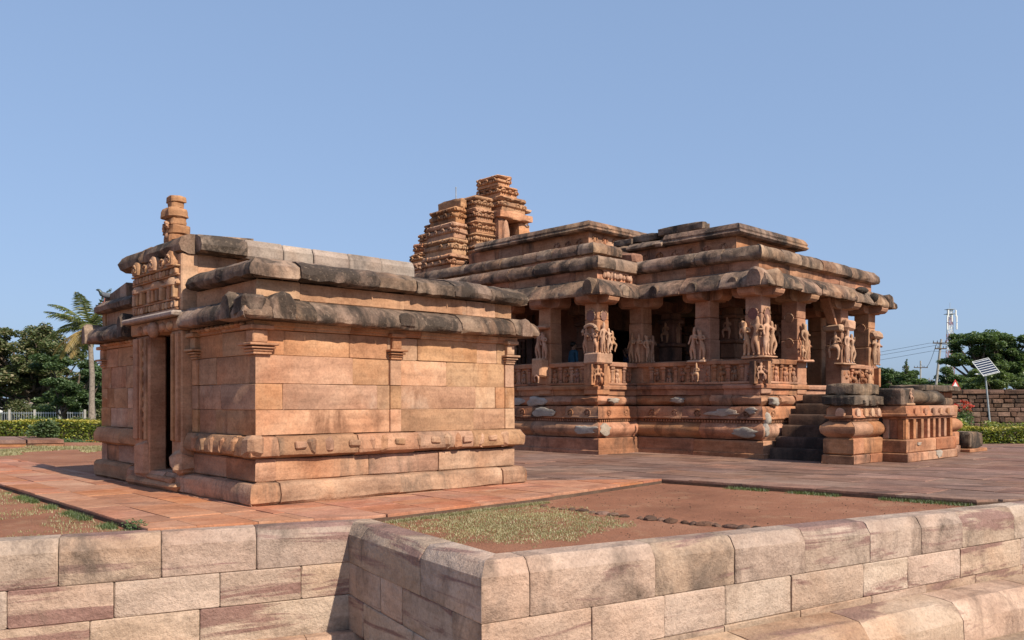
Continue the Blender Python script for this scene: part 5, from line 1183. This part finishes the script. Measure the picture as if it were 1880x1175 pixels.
MB().cbox(2.5, 2.62, -.8, -.5, .7, .88, .03).obj('headlight', M['glass'], van); MB().cbox(2.52, 2.68, -.85, .85, .3, .5, .04).obj('bumper', M['black'], van)
hs = thing('pale_house', 'small pale house glimpsed between the palm trunk and the gate shrine', 'house', gx(181, 95))
MB().box(-1.6, 2, 0, 3, 0, 2.3).obj('wall', M['roofw'], hs); MB().loft([[(-1.8, y, 2.2), (2.2, y, 2.2), (2.2, y, 2.5), (.2, y, 3.2), (-1.8, y, 2.5)] for y in (-.2, 3.2)][::-1]).obj('roof', M['white'], hs)
wd_ = MB().cbox(-.9, -.3, -.03, .05, .9, 1.7, .02).obj('window', M['glass'], hs); MB().cbox(.5, 1.2, -.03, .05, .0, 1.8, .02).obj('door', M['bark'], hs)

# ------------------------------------------------------------------ far right: stone wall, poles, mast, sign, solar lamp
sw_ = thing('stone_wall', 'dark rubble stone boundary wall with a flat coping at the right', 'wall', (18.5, 46, -.22), rad(-4))
MB().box(-1, 14, .12, .5, 0, 2.3).obj('core', M['core'], sw_)
z = 0
while z < 2.0:
    h = R(.22, .34); x = -1+R(-.3, 0); x = 4.3+R(-.3, 0) if z < 1.5 else x
    while x < 11.5:
        w2 = R(.25, .75); MB().cbox(x+.012, x+w2-.012, R(-.03, .03), .3, z+.012, z+h-.012, .03, .018).obj('stone', M['rubble'], sw_); x += w2
    z += h
x = -1.1
while x < 13: w2 = R(.8, 1.5); MB().cbox(x, x+w2-.01, -.08, .6, z, z+R(.2, .26), .04, .015).obj('coping_stone', M['rubble'], sw_); x += w2
sl_ = thing('solar_lamp', 'solar street lamp with a tilted panel in front of the stone wall', 'street lamp', gx(1818, 42))
MB().tube([(0, 0, 0), (-.02, 0, .6), (-.25, 0, 3.0)], [.055, .045, .038], 10).obj('pole', M['steel'], sl_, 50)
Rm = Matrix.Rotation(rad(-28), 3, 'Y') @ Matrix.Rotation(rad(38), 3, 'X')
def rot_box(m, c, Rm_, x0, x1, y0, y1, z0, z1):
    t = MB().box(x0, x1, y0, y1, z0, z1); m.add([tuple(Rm_ @ Vector(v)+Vector(c)) for v in t.v], t.f); return m
Rm = Matrix.Rotation(rad(-14), 3, 'Y') @ Matrix.Rotation(rad(48), 3, 'X'); pc_ = (-.22, 0, 3.35)
pf_ = MB(); 
for a in ((-.42, -.40, -.5, .5), (.40, .42, -.5, .5), (-.42, .42, -.52, -.5), (-.42, .42, .5, .52)): rot_box(pf_, pc_, Rm, a[0], a[1], a[2], a[3], -.02, .03)
pnl = pf_.obj('panel_frame', M['white'], sl_); rot_box(MB(), pc_, Rm, -.40, .40, -.5, .5, -.015, .01).obj('panel', M['panel'], sl_)
for k in range(7): rot_box(MB(), pc_, Rm, -.40, .40, -.44+k*.145-.012, -.44+k*.145+.012, .011, .016).obj('grid_line', M['white'], pnl)
MB().tube([(-.25, 0, 2.9), (-.45, -.05, 3.02), (-.62, -.05, 3.0)], .025, 6).obj('arm', M['steel'], sl_); MB().cbox(-.78, -.5, -.11, .02, 2.97, 3.03, .02).obj('lamp_head', M['white'], sl_)
def pole(label, px, D, H, lean, arms, r=.13):
    t = thing('utility_pole', label, 'utility pole', gx(px, D), 0, 'utility poles beyond the wall')
    top = Vector((lean*H, 0, H)); MB().tube([(0, 0, 0), tuple(top)], [r, r*.75], 8).obj('pole', M['concrete'], t)
    for dz, w2 in arms:
        c = Vector((lean*(H-dz), 0, H-dz)); a = MB().cbox(c.x-w2, c.x+w2, c.y-.15, c.y-.05, c.z-.05, c.z+.05, .01).obj('crossarm', M['bark'], t)
        for s in (-1, -.5, .5, 1): MB().tube([(c.x+s*w2*.95, c.y-.1, c.z+.05), (c.x+s*w2*.95, c.y-.1, c.z+.22)], [.04, .03], 6).obj('insulator', M['black'], a)
    return t
pole('leaning pale concrete utility pole with two crossarms', 1711, 75, 7.2, .115, ((.35, .75), (.85, .5)))
pole('upright distant utility pole with a single crossarm', 1690, 110, 7.0, .0, ((.9, .9),), .12)
pole('thin far utility pole right of the upright one', 1706, 140, 5.6, .0, ((.4, .6),), .1)
pw = thing('power_line', 'thin overhead power lines running left from the leaning pole', 'power line')
tp_ = at(1719, 632, 75)
for dx, dz, ez in ((-.6, .1, 14), (.5, .0, 20), (-.4, -.6, 26)):
    A = Vector((tp_.x+dx, 75, tp_.z+dz)); B = at(1180, 655+ez, 92); MB().tube([A.lerp(B, k/10)+Vector((0, 0, -1.1*math.sin(math.pi*k/10))) for k in range(11)], .014, 5).obj('wire', M['black'], pw)
    C_ = at(2150, 600+ez, 80); MB().tube([A.lerp(C_, k/8)+Vector((0, 0, -.8*math.sin(math.pi*k/8))) for k in range(9)], .012, 5).obj('wire', M['black'], pw)
B = at(1690, 668, 110)
MB().tube([tp_.lerp(B, k/8)+Vector((0, 0, -1.2*math.sin(math.pi*k/8))) for k in range(9)], .02, 5).obj('wire', M['black'], pw)
ms = thing('telecom_mast', 'tall red and white lattice telecom mast with antennas', 'mast', gx(1744, 200))
Hm = 23.6
for i in range(12):
    z0, z1 = Hm*i/12, Hm*(i+1)/12; w0, w1 = .85-.42*i/12, .85-.42*(i+1)/12; m = MB()
    for sx, sy in ((-1, -1), (1, -1), (1, 1), (-1, 1)): m.tube([(sx*w0, sy*w0, z0), (sx*w1, sy*w1, z1)], .07, 5)
    for (ax, ay), (bx_, by) in (((-1, -1), (1, -1)), ((1, -1), (1, 1)), ((1, 1), (-1, 1)), ((-1, 1), (-1, -1))):
        m.tube([(ax*w0, ay*w0, z0), (bx_*w1, by*w1, z1)], .04, 4).tube([(bx_*w0, by*w0, z0), (ax*w1, ay*w1, z1)], .04, 4).tube([(ax*w1, ay*w1, z1), (bx_*w1, by*w1, z1)], .04, 4)
    m.obj('lattice_section', M['pinkw'] if i % 2 == 0 else M['white'], ms)
MB().cbox(-1.0, 1.0, -1.0, 1.0, Hm-1.2, Hm-1.1, .02).obj('platform', M['steel'], ms); MB().cbox(-.9, .9, -.9, .9, Hm-.1, Hm, .02).obj('platform', M['steel'], ms)
for x, z in ((-1.1, Hm-3.2), (1.1, Hm-3.2), (-1.1, Hm-5), (1.1, Hm-4.9), (0, Hm-3.1), (.9, Hm-1.9), (-.9, Hm-1.9)): MB().cbox(x-.16, x+.16, -1.1, -.85, z, z+1.6, .04).obj('antenna', M['white'], ms)
MB().tube([(0, 0, Hm), (0, 0, Hm+1.6)], .05, 6).obj('lightning_rod', M['steel'], ms)
sg = thing('warning_sign', 'red bordered triangular warning sign above the boundary wall', 'sign', gx(1754, 58))
MB().tube([(0, .05, 0), (0, .05, 2.3)], .04, 8).obj('post', M['steel'], sg)
tri = lambda s, y, dz=0: [(-.45*s, y, 2.36+dz), (.45*s, y, 2.36+dz), (0, y, 2.36+.82*s+dz)]
MB().loft([tri(1, .03), tri(1, 0)][::-1]).obj('plate', M['red'], sg); MB().loft([tri(.66, .0, .09), tri(.66, -.008, .09)][::-1]).obj('face', M['white'], sg)
m = MB().box(-.035, .035, -.016, -.009, 2.50, 2.68); m.add([(-.13, -.012, 2.56), (-.10, -.012, 2.50), (.16, -.012, 2.62), (.13, -.012, 2.67)], [(0, 1, 2, 3)]); m.obj('symbol', M['black'], sg)
